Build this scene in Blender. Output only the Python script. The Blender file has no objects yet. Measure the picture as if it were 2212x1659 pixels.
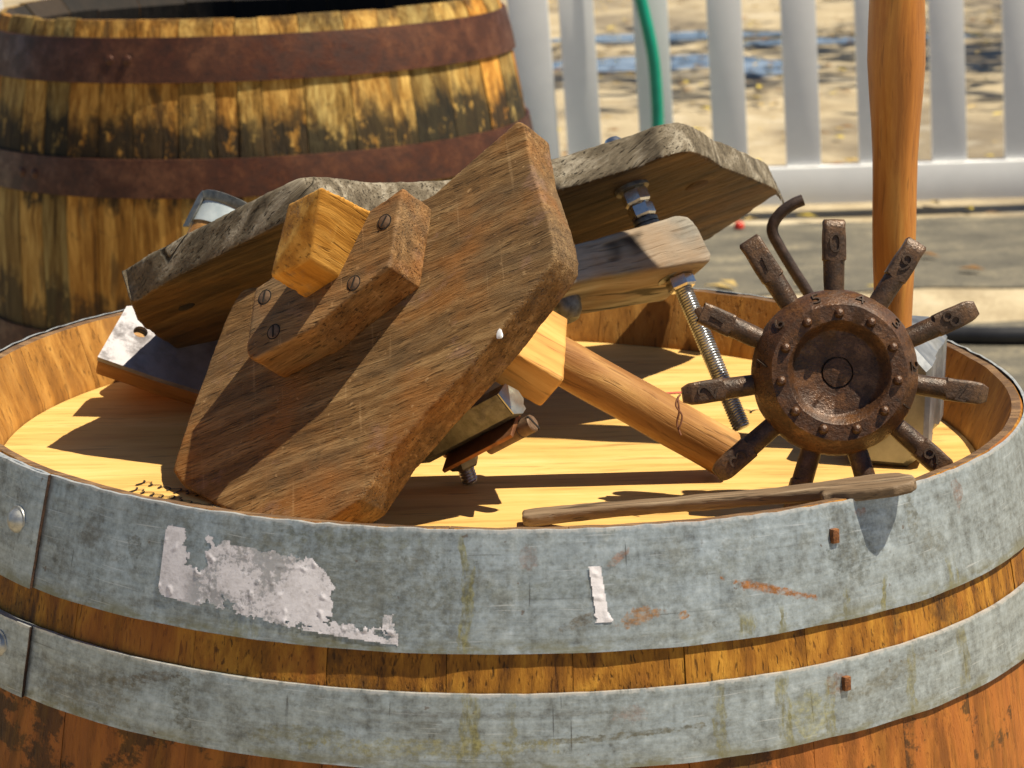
import bpy, bmesh, math, random
from mathutils import Vector, Matrix, noise
R = math.radians; PI = math.pi
sc = bpy.context.scene
COL = sc.collection

# ------------------------------------------------------------------ camera
cam = bpy.data.cameras.new('camera'); camo = bpy.data.objects.new('camera', cam); COL.objects.link(camo)
pitch, roll = .2356, -.0074
fwd = Vector((0, math.cos(pitch), -math.sin(pitch))); rt = Vector((1, 0, 0)); up = Vector((0, math.sin(pitch), math.cos(pitch)))
cpos = fwd*-1.3192 + rt*.012 + up*-.0035
rx = rt*math.cos(roll) - up*math.sin(roll); uy = rt*math.sin(roll) + up*math.cos(roll)
camo.matrix_world = Matrix(((rx.x, uy.x, -fwd.x, cpos.x), (rx.y, uy.y, -fwd.y, cpos.y), (rx.z, uy.z, -fwd.z, cpos.z), (0, 0, 0, 1)))
cam.sensor_width = 36; cam.lens = 5000/2212*36; cam.clip_start = .05; cam.clip_end = 3000
cam.dof.use_dof = True; cam.dof.focus_distance = 1.17; cam.dof.aperture_fstop = 24
sc.camera = camo
# ------------------------------------------------------------------ sky, sun, exposure
SUN_AZ, SUN_EL = 80, 65            # azimuth measured from -Y towards +X
S = Vector((math.cos(R(SUN_EL))*math.sin(R(SUN_AZ)), -math.cos(R(SUN_EL))*math.cos(R(SUN_AZ)), math.sin(R(SUN_EL))))
wld = bpy.data.worlds.new('World'); sc.world = wld; wld.use_nodes = True
wn = wld.node_tree; sky = wn.nodes.new('ShaderNodeTexSky'); sky.sky_type = 'NISHITA'; sky.sun_disc = False
sky.sun_elevation = R(SUN_EL); sky.sun_rotation = R(180-SUN_AZ); sky.dust_density = .4; sky.air_density = .75
wn.links.new(sky.outputs[0], wn.nodes['Background'].inputs[0]); wn.nodes['Background'].inputs[1].default_value = .05
sl = bpy.data.lights.new('sun', 'SUN'); sl.energy = 5.0; sl.angle = R(.5); sl.color = (1, .90, .72)
slo = bpy.data.objects.new('sun', sl); COL.objects.link(slo); slo.rotation_euler = S.to_track_quat('Z', 'Y').to_euler(); slo.location = S*20
sc.view_settings.view_transform = 'Standard'; sc.view_settings.look = 'None'
sc.view_settings.exposure = .68; sc.view_settings.gamma = 1

G = {
    'board': {'M': [[0.82514, -0.08264, -0.55886, -0.09543], [-0.36472, 0.67753, -0.63869, -0.1743], [0.43142, 0.73084, 0.52892, -0.038], [0.0, 0.0, 0.0, 1.0]], 'out': [[0.02011, -0.00184], [-0.00289, 0.00173], [-0.02793, 0.01505], [-0.05061, 0.03092], [-0.07397, 0.05056], [-0.08158, 0.06227], [-0.06841, 0.09356], [-0.05546, 0.11858], [-0.04642, 0.13585], [-0.03907, 0.1475], [-0.03179, 0.15511], [-0.02188, 0.15311], [0.09597, 0.16082], [0.15067, 0.18219], [0.15506, 0.17754], [0.15687, 0.14964], [0.16298, 0.11915], [0.16513, 0.10002], [0.16393, 0.09353], [0.15996, 0.08903], [0.12737, 0.06426], [0.10808, 0.05151], [0.08062, 0.0357], [0.05934, 0.02188], [0.03941, 0.00339]], 'th': 0.023},
    'cleat': {'out': [[0.09527, 0.15213], [0.0842, 0.10901], [0.05652, 0.10062], [0.03337, 0.09256], [-0.00328, 0.08906], [-0.00693, 0.09138], [-0.00883, 0.09622], [-0.00176, 0.13124], [0.05709, 0.14333]], 'th': 0.026},
    'peg': {'front': [[0.07792, 0.13655, 0.071], [0.0511, 0.14157, 0.064], [0.03267, 0.1087, 0.057], [0.05476, 0.11221, 0.052]], 'base': [[0.07417, 0.14835, 0.01925], [0.04748, 0.14914, 0.0203], [0.02945, 0.11232, 0.02135], [0.05187, 0.11624, 0.0221]]},
    'screws': [[0.0827, 0.1362, 0.026], [0.06177, 0.1083, 0.026], [0.00482, 0.1231, 0.026], [0.00998, 0.10028, 0.026]],
    'fleck': [0.1292, 0.0635, -0.0],
    'clamp': {'M': [[0.84028, -0.39666, -0.36959, 0.11268], [0.5318, 0.73565, 0.41954, 0.05758], [0.10548, -0.54908, 0.82909, 0.04092], [0.0, 0.0, 0.0, 1.0]], 'rodlen': 0.11156928213689483},
    'bar': [[-0.08982, 0.03492], [-0.06538, 0.03633], [-0.0322, 0.03799], [0.00288, 0.03967], [0.01029, 0.03747], [0.013, 0.03089], [0.01498, 0.01049], [0.01176, 0.00598], [0.00362, 0.00775], [-0.0288, 0.00966], [-0.05808, 0.01239], [-0.08391, 0.0126], [-0.09968, 0.01247]],
    'plankM': [[0.93263, 0.1525, -0.32703, 0.08233], [0.0, 0.90631, 0.42262, 0.08569], [0.36084, -0.39415, 0.84525, 0.09699], [0.0, 0.0, 0.0, 1.0]],
    'plank': {'out': [[-0.2791, -0.13088], [-0.25838, -0.14258], [-0.21791, -0.15635], [-0.1833, -0.16835], [-0.16914, -0.17181], [-0.16042, -0.17152], [-0.14924, -0.15748], [-0.14124, -0.14135], [-0.13323, -0.12399], [-0.11541, -0.10086], [-0.09665, -0.07873], [-0.03433, -0.04364], [-0.01388, -0.03878], [0.01157, -0.03372], [0.02433, -0.0357], [0.03459, -0.03033], [0.03957, -0.02561], [0.04413, -0.01541], [0.04915, 0.00157], [0.05698, 0.03346], [0.0689, 0.0683], [0.0863, 0.12516], [0.09148, 0.19062], [0.08532, 0.13562], [0.06086, 0.16233], [0.0336, 0.18726], [-0.05238, 0.14328], [-0.1588, 0.10405], [-0.24501, 0.06486], [-0.28695, 0.03456], [-0.28965, -0.03718], [-0.28792, -0.09137], [-0.27857, -0.13529]], 'th': 0.0205},
    'plhole': [-0.25876, -0.09161],
    'knot': [0.03728, 0.04774],
    'bolt1': [0.08233, 0.08569, 0.09699],
    'bolt1l': [-0.00464, -0.00193, 0.0695],
    'bolt2': [-0.07486, -0.001],
    'mallet': {'M': [[-0.83945, 0.54045, 0.05694, 0.1295], [-0.17777, -0.37209, 0.91101, -0.06938], [0.51354, 0.75463, 0.40842, -0.0255], [0.0, 0.0, 0.0, 1.0]], 'L': 0.11649610678531702},
    'wheel': {'M': [[0.99979, -0.00495, 0.02001, 0.17715], [0.02061, 0.24008, -0.97053, -0.13785], [-0.0, 0.97074, 0.24013, 0.03668], [0.0, 0.0, 0.0, 1.0]], 's': 0.00023532000000000002},
    'lever': {'M': [[0.91279, 0.36152, -0.19005, 0.01749], [-0.35393, 0.93237, 0.07369, -0.16368], [0.20384, -0.0, 0.97901, -0.031], [0.0, 0.0, 0.0, 1.0]], 'out': [[0.00263, -0.00725], [-0.00223, 0.00567], [0.00343, 0.00953], [0.01169, 0.00944], [0.05259, 0.00664], [0.10562, 0.00375], [0.15452, 0.0051], [0.17292, 0.01044], [0.18325, 0.01228], [0.19258, 0.00953], [0.20084, 0.00228], [0.20376, -0.00624], [0.20301, -0.01257], [0.1955, -0.01713], [0.18076, -0.01911], [0.16514, -0.01794], [0.16136, -0.02024], [0.16025, -0.01694], [0.1597, -0.01164], [0.11955, -0.00933], [0.09924, -0.00897], [0.05265, -0.00581], [0.02037, -0.0078], [0.00711, -0.00982]]},
    'sledge': [0.23228, -0.03829, -0.038],
    'hook': [[0.19057, 0.13, 0.08316], [0.18495, 0.13, 0.08081], [0.17799, 0.13, 0.07586], [0.17307, 0.13, 0.06918], [0.17244, 0.13, 0.06252], [0.17733, 0.13, 0.05327], [0.18645, 0.13, 0.03877], [0.19865, 0.13, 0.01982], [0.2158, 0.13, -0.01255], [0.2287, 0.13, -0.04379]],
    'plate': {'M': [[0.95057, 0.18277, 0.25103, -0.23287], [-0.0025, 0.8129, -0.58239, 0.04921], [-0.31051, 0.55298, 0.77318, -0.0008], [0.0, 0.0, 0.0, 1.0]], 'hole': [0.01766, 0.02855], 'top': [0.00705, 0.04437], 'r': [0.06722, 0.0]},
    'band': [-0.16583, 0.16, 0.05808],
    'brk': [0.01156, -0.14259, 0.022],
}
def MX(rows): return Matrix(rows)

# ------------------------------------------------------------------ material helpers
class K:
    def __init__(s, name):
        s.m = bpy.data.materials.new(name); s.m.use_nodes = True; s.t = s.m.node_tree; s.b = s.t.nodes['Principled BSDF']
        s.oc = s.t.nodes.new('ShaderNodeTexCoord')
    def put(s, sock, v):
        if isinstance(v, bpy.types.NodeSocket): s.t.links.new(v, sock)
        elif v is not None:
            if isinstance(v, (tuple, list)) and len(v) == 3 and sock.type == 'RGBA': v = (*v, 1)
            sock.default_value = v
    def map(s, vec, sc_=(1, 1, 1), loc=(0, 0, 0), rot=(0, 0, 0)):
        n = s.t.nodes.new('ShaderNodeMapping'); s.put(n.inputs[0], vec); n.inputs[1].default_value = loc; n.inputs[2].default_value = rot
        n.inputs[3].default_value = sc_ if isinstance(sc_, (tuple, list)) else (sc_,)*3
        return n.outputs[0]
    def noise(s, vec, scale=1., det=3., rough=.5, dist=0., color=False):
        n = s.t.nodes.new('ShaderNodeTexNoise'); s.put(n.inputs['Vector'], vec); n.inputs['Scale'].default_value = scale
        n.inputs['Detail'].default_value = det; n.inputs['Roughness'].default_value = rough; n.inputs['Distortion'].default_value = dist
        return n.outputs[1 if color else 0]
    def vor(s, vec, scale, feat='F1'):
        n = s.t.nodes.new('ShaderNodeTexVoronoi'); n.feature = feat; s.put(n.inputs['Vector'], vec); n.inputs['Scale'].default_value = scale
        return n.outputs[0]
    def ramp(s, f, stops):
        n = s.t.nodes.new('ShaderNodeValToRGB'); e = n.color_ramp.elements
        while len(e) < len(stops): e.new(.5)
        for i, (p, c) in enumerate(stops):
            e[i].position = p; e[i].color = (*(c if isinstance(c, (tuple, list)) else (c,)*3), 1)
        s.put(n.inputs[0], f); return n.outputs[0]
    def mix(s, f, a, b, mode='MIX'):
        n = s.t.nodes.new('ShaderNodeMix'); n.data_type = 'RGBA'; n.blend_type = mode
        s.put(n.inputs[0], f); s.put(n.inputs[6], a); s.put(n.inputs[7], b); return n.outputs[2]
    def math(s, op, a, b=None, c=None, clamp=False):
        n = s.t.nodes.new('ShaderNodeMath'); n.operation = op; n.use_clamp = clamp
        s.put(n.inputs[0], a); s.put(n.inputs[1], b); s.put(n.inputs[2], c); return n.outputs[0]
    def step(s, f, a, b):        # smooth 0..1 between a and b
        n = s.t.nodes.new('ShaderNodeMapRange'); n.interpolation_type = 'SMOOTHSTEP'; s.put(n.inputs[0], f)
        n.inputs[1].default_value = a; n.inputs[2].default_value = b; return n.outputs[0]
    def vadd(s, a, b):
        n = s.t.nodes.new('ShaderNodeVectorMath'); n.operation = 'ADD'; s.put(n.inputs[0], a); s.put(n.inputs[1], b); return n.outputs[0]
    def vscale(s, a, k):
        n = s.t.nodes.new('ShaderNodeVectorMath'); n.operation = 'SCALE'; s.put(n.inputs[0], a); n.inputs['Scale'].default_value = k; return n.outputs[0]
    def sep(s, v):
        n = s.t.nodes.new('ShaderNodeSeparateXYZ'); s.put(n.inputs[0], v); return n.outputs
    def bump(s, h, st, dist, nrm=None):
        n = s.t.nodes.new('ShaderNodeBump'); n.inputs['Strength'].default_value = st; n.inputs['Distance'].default_value = dist
        s.put(n.inputs['Height'], h); s.put(n.inputs['Normal'], nrm); return n.outputs[0]
    def rnd(s):
        n = s.t.nodes.new('ShaderNodeObjectInfo'); return n.outputs['Random']
    def out(s, col, rough=.6, metal=0., nrm=None, spec=None):
        s.put(s.b.inputs['Base Color'], col); s.put(s.b.inputs['Roughness'], rough); s.put(s.b.inputs['Metallic'], metal)
        if nrm is not None: s.put(s.b.inputs['Normal'], nrm)
        if spec is not None: s.b.inputs['Specular IOR Level'].default_value = spec
        return s.m

def wood(name, dark, mid, light, seed=0., fib=70, blotch=(.5, (.12, .1, .08)), stain=(.0, (.02, .015, .01)), scratch=0., rough=.65, bump=.5,
         pore=.5, hue=None, rnd=0., rot=(0, 0, 0), cracks=0., spec=.25, fleck=0., crot=0., sx=1., rg_=.07, ztint=None, cmask=None):
    k = K(name); p = k.map(k.oc.outputs['Object'], loc=(seed*1.37, seed*.71, seed*2.3), rot=rot)
    if rnd:
        r = k.rnd(); n = k.t.nodes.new('ShaderNodeCombineXYZ'); q = k.math('MULTIPLY', r, 7.3*rnd)
        for i in range(3): k.put(n.inputs[i], q)
        p = k.vadd(p, n.outputs[0])
    warp = k.vscale(k.noise(p, 9, 3, .5, color=True), .016); v = k.vadd(p, warp)
    f1 = k.noise(k.map(v, (6*sx, fib, fib)), 1, 6, .68)
    f2 = k.noise(k.map(v, (30*sx, fib*5, fib*5)), 1, 4, .65)
    ring = k.noise(k.map(v, (2.5, 20, 20)), 1, 2, .5, .6); ring = k.math('SINE', k.math('MULTIPLY', ring, 42.)); 
    base = k.math('ADD', k.math('MULTIPLY', f1, .75), k.math('MULTIPLY', ring, rg_)); base = k.math('ADD', base, k.math('MULTIPLY', f2, .25))
    col = k.ramp(base, [(.30, dark), (.50, mid), (.68, light)])
    pr = k.step(k.noise(k.map(v, (28*sx, fib*5, fib*5), loc=(3, 1, 2)), 1, 2, .55), .42, .30)
    col = k.mix(k.math('MULTIPLY', pr, pore), col, tuple(c*.25 for c in dark))
    bl = k.noise(k.map(p, (.6, 1, 1)), 22, 5, .65)
    col = k.mix(k.math('MULTIPLY', k.step(bl, .42, .68), blotch[0]), col, blotch[1])
    if hue: col = k.mix(k.math('MULTIPLY', k.step(k.noise(k.map(p, (.7, 1, 1), loc=(5, 5, 5)), 17, 4, .6), .48, .66), hue[0]), col, hue[1])
    st = None
    if stain[0]:
        st = k.step(k.noise(k.map(p, (.8, 1, 1), loc=(9, 2, 4)), 30, 6, .7), .56, .66)
        col = k.mix(k.math('MULTIPLY', st, stain[0]), col, stain[1])
    h = k.math('ADD', k.math('MULTIPLY', f1, .5), k.math('MULTIPLY', f2, .6)); h = k.math('SUBTRACT', h, k.math('MULTIPLY', pr, .35))
    if scratch:
        s1 = k.step(k.noise(k.map(p, (260, 14, 60), rot=(0, 0, .5)), 1, 2, .5), .66, .74)
        s2 = k.step(k.noise(k.map(p, (300, 12, 60), rot=(0, 0, -.35), loc=(4, 4, 1)), 1, 2, .5), .67, .75)
        ss = k.math('MAXIMUM', s1, s2); col = k.mix(k.math('MULTIPLY', ss, scratch), col, tuple(min(1, c*1.7+.06) for c in light))
    if ztint:
        zz = k.math('ADD', k.sep(k.oc.outputs['Object'])[2], 0.); zm = k.step(zz, ztint[0], ztint[1])
        tc = k.mix(k.step(k.noise(k.map(v, (4, 90, 90)), 1, 4, .6), .38, .62), ztint[3], tuple(min(1, c*2.1) for c in ztint[3])); bk = k.step(k.math('ADD', k.noise(k.map(p, (1, .7, .7), loc=(1, 8, 3)), 26, 6, .72), k.math('MULTIPLY', k.noise(k.map(p, (2, 60, 60)), 1, 3), .12)), .565, .62)
        tc = k.mix(k.math('MULTIPLY', bk, .92), tc, (.014, .012, .011)); col = k.mix(k.math('MULTIPLY', zm, ztint[2]), col, tc)
    if cracks:
        cr = k.noise(k.map(k.map(v, rot=(0, crot, 0)), (2.0, 46, 46), loc=(7, 7, 7)), 1, 1.5, .5); cr = k.math('ABSOLUTE', k.math('SUBTRACT', cr, .5))
        cr = k.step(cr, .020, .004); cm = k.step(k.noise(p, 22, 2), .42, .52); cr = k.math('MULTIPLY', cr, cm)
        if cmask: cr = k.math('MULTIPLY', cr, k.step(k.sep(k.oc.outputs['Object'])[0], *cmask))
        col = k.mix(k.math('MULTIPLY', cr, cracks), col, (.012, .009, .006)); h = k.math('SUBTRACT', h, k.math('MULTIPLY', cr, 1.2))
    if fleck:
        fl = k.step(k.noise(p, 210, 2, .5), .68, .74); col = k.mix(k.math('MULTIPLY', fl, fleck), col, tuple(min(1, c*1.6+.05) for c in light))
    rg = k.math('ADD', k.math('MULTIPLY', f1, .3), rough-.15)
    return k.out(col, rg, 0, k.bump(h, bump, .0016), spec)

def metal(name, col, col2, rough=.4, met=1., nscale=60, grime=.3, gcol=(.03, .02, .012), bump=.15, streak=None):
    k = K(name); p = k.oc.outputs['Object']
    n = k.noise(p, nscale, 5, .65); c = k.ramp(n, [(.35, col), (.65, col2)])
    g = k.step(k.noise(k.map(p, loc=(3, 3, 3)), nscale*.7, 6, .7), .52, .7); g = k.math('MULTIPLY', g, grime)
    c = k.mix(g, c, gcol)
    r = k.math('ADD', k.math('MULTIPLY', n, .3), rough-.15); r = k.math('ADD', r, k.math('MULTIPLY', g, .4))
    m = k.math('MULTIPLY', k.math('SUBTRACT', 1., g), met)
    h = n if not streak else k.noise(k.map(p, streak), 1, 4, .6)
    return k.out(c, r, m, k.bump(h, bump, .001))

def rust(name, dark, mid, light, scale=90, seed=0., bump=.6, rough=.62, shine=.0):
    k = K(name); p = k.map(k.oc.outputs['Object'], loc=(seed, seed*2, seed*3))
    n = k.noise(p, scale, 7, .7); n2 = k.noise(p, scale*.22, 4, .6); n3 = k.noise(p, scale*6, 3, .6)
    c = k.ramp(k.math('ADD', k.math('MULTIPLY', n, .65), k.math('MULTIPLY', n2, .35)), [(.34, dark), (.5, mid), (.66, light)])
    c = k.mix(k.math('MULTIPLY', k.step(n3, .5, .68), .5), c, tuple(x*.4 for x in dark))
    h = k.math('ADD', n, k.math('MULTIPLY', n3, .7))
    r = k.math('SUBTRACT', k.math('ADD', k.math('MULTIPLY', n2, .5), rough-.2), k.math('MULTIPLY', k.step(n, .45, .6), shine))
    return k.out(c, r, .15, k.bump(h, bump, .0012), .5)

# ------------------------------------------------------------------ mesh / object helpers
def link(name, me, mat=None, parent=None, M=None):
    o = bpy.data.objects.new(name, me); COL.objects.link(o)
    if mat is not None and me is not None and not me.materials:
        for q in (mat if isinstance(mat, (list, tuple)) else [mat]): me.materials.append(q)
    if parent is not None: o.parent = parent
    if M is not None: o.matrix_local = M
    return o
def tag(o, label=None, cat=None, group=None, kind=None):
    if label: o['label'] = label
    if cat: o['category'] = cat
    if group: o['group'] = group
    if kind: o['kind'] = kind
    return o
def thing(name, M, label, cat, group=None):
    return tag(link(name, None, M=M), label, cat, group)
def mesh(bm, name='m', smooth=True, ang=32):
    bmesh.ops.recalc_face_normals(bm, faces=bm.faces[:])
    me = bpy.data.meshes.new(name); bm.to_mesh(me); bm.free()
    if smooth:
        me.shade_smooth(); me.set_sharp_from_angle(angle=R(ang))
    return me
def bev(bm, off, seg=2, ang=25):
    ed = [e for e in bm.edges if len(e.link_faces) == 2 and e.calc_face_angle(0) > R(ang)]
    bmesh.ops.bevel(bm, geom=ed, offset=off, segments=seg, profile=.6, affect='EDGES', clamp_overlap=True)
def prism(out, z0, z1, off=.001, seg=2, dx=None):
    bm = bmesh.new(); n = len(out)
    a = [bm.verts.new((x, y, z0)) for x, y in out]; b = [bm.verts.new((x, y, z1)) for x, y in out]
    bm.faces.new(a[::-1]); bm.faces.new(b)
    for i in range(n): bm.faces.new((a[i], a[(i+1) % n], b[(i+1) % n], b[i]))
    bmesh.ops.recalc_face_normals(bm, faces=bm.faces[:])
    if off: bev(bm, off, seg)
    return bm
def box(x0, x1, y0, y1, z0, z1, off=.001, seg=2):
    return prism([(x0, y0), (x1, y0), (x1, y1), (x0, y1)], z0, z1, off, seg)
def hull(vs, off=.001, seg=2):
    bm = bmesh.new()
    for v in vs: bm.verts.new(v)
    bmesh.ops.convex_hull(bm, input=bm.verts[:]); bmesh.ops.dissolve_limit(bm, angle_limit=R(4), verts=bm.verts[:], edges=bm.edges[:])
    if off: bev(bm, off, seg)
    return bm
def lathe(prof, n=32, a0=0., a1=2*PI, closed=None):
    """profile (r, z) turned about local z"""
    bm = bmesh.new(); full = abs(a1-a0-2*PI) < 1e-6; m = n if full else n+1; rows = []
    for i in range(m):
        a = a0+(a1-a0)*i/n; rows.append([bm.verts.new((r*math.cos(a), r*math.sin(a), z)) for r, z in prof])
    L = len(prof)
    for i in range(n):
        A, B = rows[i], rows[(i+1) % m]
        for j in range(L-1): bm.faces.new((A[j], B[j], B[j+1], A[j+1]))
        if closed: bm.faces.new((A[L-1], B[L-1], B[0], A[0]))
    if full and not closed:
        bmesh.ops.remove_doubles(bm, verts=bm.verts[:], dist=1e-6)
    elif closed and not full:
        bm.faces.new(rows[0]); bm.faces.new(rows[-1][::-1])
    return bm
def cyl(r0, r1, z0, z1, n=24, off=.0006, rings=1):
    pr = [(0, z0), (r0-off, z0), (r0, z0+off)]+[(r0+(r1-r0)*i/rings, z0+off+(z1-z0-2*off)*i/rings) for i in range(1, rings)]+[(r1, z1-off), (r1-off, z1), (0, z1)]
    return lathe(pr, n)
def hexnut(r, z0, z1, ch=.15):
    bm = bmesh.new(); h = z1-z0; c = h*ch; rows = []
    for z, k in ((z0, .88), (z0+c, 1), (z1-c, 1), (z1, .88)): rows.append([bm.verts.new((r*k*math.cos(i*PI/3), r*k*math.sin(i*PI/3), z)) for i in range(6)])
    bm.faces.new(rows[0][::-1]); bm.faces.new(rows[3])
    for j in range(3):
        for i in range(6): bm.faces.new((rows[j][i], rows[j][(i+1) % 6], rows[j+1][(i+1) % 6], rows[j+1][i]))
    bev(bm, r*.05, 2, 40); return bm
def threaded(r, z0, z1, pitch, n=20, depth=.12):
    bm = bmesh.new(); st = pitch/6; m = int((z1-z0)/st); rows = []
    for j in range(m+1):
        z = z0+(z1-z0)*j/m; row = []
        for i in range(n):
            ph = (z/pitch-i/n) % 1; tri = abs(ph*2-1); e = min(1, min(j, m-j)/5)
            q = r*(1-depth*(1-tri)*1.)*(.86+.14*e); row.append(bm.verts.new((q*math.cos(i*2*PI/n), q*math.sin(i*2*PI/n), z)))
        rows.append(row)
    for j in range(m):
        for i in range(n): bm.faces.new((rows[j][i], rows[j][(i+1) % n], rows[j+1][(i+1) % n], rows[j+1][i]))
    bm.faces.new(rows[0][::-1]); bm.faces.new(rows[-1]); return bm
def tube(pts, r, n=12, sub=6, taper=None):
    P = [Vector(p) for p in pts]; C = []
    for i in range(len(P)-1):
        a = P[max(i-1, 0)]; b = P[i]; c = P[i+1]; d = P[min(i+2, len(P)-1)]
        for j in range(sub):
            t = j/sub; C.append(.5*((2*b)+(c-a)*t+(2*a-5*b+4*c-d)*t*t+(3*b-a-3*c+d)*t**3))
    C.append(P[-1]); bm = bmesh.new(); rows = []; nrm = None
    for i, p in enumerate(C):
        t = (C[min(i+1, len(C)-1)]-C[max(i-1, 0)]).normalized()
        if nrm is None: nrm = t.orthogonal().normalized()
        nrm = (nrm-t*nrm.dot(t)).normalized(); bn = t.cross(nrm); rr = r*(taper(i/(len(C)-1)) if taper else 1)
        rows.append([bm.verts.new(p+(nrm*math.cos(a)+bn*math.sin(a))*rr) for a in [2*PI*q/n for q in range(n)]])
    for i in range(len(rows)-1):
        for q in range(n): bm.faces.new((rows[i][q], rows[i][(q+1) % n], rows[i+1][(q+1) % n], rows[i+1][q]))
    bm.faces.new(rows[0][::-1]); bm.faces.new(rows[-1]); return bm
def worn(bm, vox=.0016, chip=.0015, wave=.0006, seed=0., smooth=4, grain=0., gaxis=(8, 160, 160)):
    """solid -> dense skin with softened, chipped edges and an uneven surface"""
    me = bpy.data.meshes.new('t'); bmesh.ops.recalc_face_normals(bm, faces=bm.faces[:]); bm.to_mesh(me); bm.free()
    o = bpy.data.objects.new('t', me); COL.objects.link(o)
    md = o.modifiers.new('r', 'REMESH'); md.mode = 'VOXEL'; md.voxel_size = vox; md.use_smooth_shade = True
    if smooth:
        ms = o.modifiers.new('s', 'SMOOTH'); ms.iterations = smooth; ms.factor = .5
    dg = bpy.context.evaluated_depsgraph_get(); m2 = bpy.data.meshes.new_from_object(o.evaluated_get(dg))
    bpy.data.objects.remove(o); bpy.data.meshes.remove(me)
    b = bmesh.new(); b.from_mesh(m2); b.normal_update(); so = Vector((seed*3.1, seed*1.7, seed*.9)); mv = []
    for v in b.verts:
        e = min(1, max(0, v.calc_shell_factor()-1.02)*6); p = v.co+so; d = 0
        d += wave*noise.noise(p*45)+wave*.5*noise.noise(p*130)
        if e > 0:
            q = noise.noise(p*70)+.6*noise.noise(p*190); d -= chip*e*max(0, q+.1)
        if grain: d += grain*noise.noise(Vector((p.x*gaxis[0], p.y*gaxis[1], p.z*gaxis[2])))
        mv.append(v.normal*d)
    for v, d in zip(b.verts, mv): v.co += d
    b.to_mesh(m2); b.free(); m2.shade_smooth(); return m2
def face_mats(me, fn):
    for p in me.polygons: p.material_index = fn(p.normal, p.center)
def text_mesh(s, size, depth):
    c = bpy.data.curves.new('t', 'FONT'); c.body = s; c.size = size; c.extrude = depth; c.align_x = 'CENTER'; c.align_y = 'CENTER'; c.resolution_u = 4; c.offset = -size*.012
    o = bpy.data.objects.new('t', c); COL.objects.link(o); dg = bpy.context.evaluated_depsgraph_get()
    me = bpy.data.meshes.new_from_object(o.evaluated_get(dg)); bpy.data.objects.remove(o); return me
def stroke(pts, w, z, up_=(0, 0, 1)):
    """flat ink ribbon through points (x, y)"""
    bm = bmesh.new(); prev = None
    for i, (x, y) in enumerate(pts):
        a = Vector(pts[max(i-1, 0)]); b = Vector(pts[min(i+1, len(pts)-1)]); t = (b-a)
        if t.length < 1e-9: continue
        t.normalize(); nn = Vector((-t.y, t.x))*w*(.5+.12*math.sin(i*.21)); cur = (bm.verts.new((x+nn.x, y+nn.y, z)), bm.verts.new((x-nn.x, y-nn.y, z)))
        if prev: bm.faces.new((prev[0], prev[1], cur[1], cur[0]))
        prev = cur
    return bm
T = Matrix.Translation
def axes(o, z, xhint=(1, 0, 0)):
    z = Vector(z).normalized(); x = Vector(xhint); x = (x-z*x.dot(z)).normalized(); y = z.cross(x)
    return Matrix(((x.x, y.x, z.x, o[0]), (x.y, y.y, z.y, o[1]), (x.z, y.z, z.z, o[2]), (0, 0, 0, 1)))

# ------------------------------------------------------------------ materials
W_board = wood('old_brown_board', (.050, .025, .008), (.19, .102, .036), (.38, .24, .105), 1, 190, (.6, (.110, .076, .042)), (.4, (.28, .165, .12)), scratch=.14, bump=1.0, hue=(.6, (.30, .115, .022)), pore=.6, fleck=.3, sx=2.6, rg_=.02)
W_cleat = wood('brown_cleat', (.06, .029, .010), (.19, .10, .036), (.38, .22, .09), 2, 160, (.45, (.17, .13, .08)), (.2, (.33, .2, .14)), scratch=.22, bump=.9, hue=(.5, (.30, .11, .020)), pore=.85, fleck=.2, sx=2.5, rg_=.02)
W_peg = wood('orange_oak', (.27, .11, .014), (.48, .225, .035), (.66, .36, .08), 3, 120, (.25, (.38, .17, .03)), (.55, (.16, .13, .10)), bump=.45, pore=.55, scratch=.1)
W_grey = wood('weathered_grey_edge', (.05, .04, .028), (.155, .128, .09), (.36, .32, .25), 4, 150, (.5, (.12, .095, .062)), (.15, (.06, .05, .035)), bump=.95, pore=.75, cracks=.9, rough=.8, spec=.15, crot=R(12), cmask=(-.13, -.17), sx=1.5, rot=(0, R(22), 0))
W_under = wood('brown_sawn_underside', (.020, .013, .006), (.070, .045, .021), (.15, .10, .047), 5, 110, (.5, (.055, .036, .018)), (.35, (.05, .03, .015)), bump=.7, pore=.65, hue=(.3, (.20, .095, .022)), sx=2)
W_bar = wood('grey_bar_wood', (.10, .088, .07), (.26, .24, .20), (.42, .40, .35), 6, 90, (.4, (.18, .155, .115)), (.3, (.10, .075, .05)), bump=.5, pore=.5, cracks=.9, hue=(.4, (.34, .185, .07)), rough=.7)
W_mallet = wood('orange_mallet_beech', (.40, .185, .045), (.56, .29, .075), (.70, .41, .13), 7, 60, (.3, (.48, .21, .045)), (.0, (0, 0, 0)), bump=.35, pore=.45)
W_shaft = wood('turned_handle_wood', (.20, .085, .022), (.36, .18, .055), (.52, .30, .10), 8, 110, (.45, (.24, .10, .03)), (.12, (.10, .05, .02)), bump=.4, pore=.55, rough=.5)
W_hick = wood('varnished_hickory', (.24, .078, .011), (.42, .158, .022), (.58, .275, .05), 9, 90, (.3, (.33, .115, .016)), (.12, (.12, .045, .01)), bump=.2, pore=.4, rough=.38, spec=.45, rot=(0, R(90), 0))
W_lever = wood('driftwood_lever', (.085, .055, .032), (.19, .13, .078), (.31, .235, .155), 10, 90, (.4, (.14, .085, .045)), (.2, (.06, .04, .025)), bump=.7, pore=.6, cracks=.6)
W_head = wood('pale_oak_head', (.42, .215, .055), (.60, .375, .118), (.67, .46, .18), 11, 60, (.35, (.54, .315, .085)), (.08, (.25, .13, .05)), bump=.2, pore=.4, rg_=.025, sx=.8, rough=.6, rot=(0, 0, R(-6)))
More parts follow.
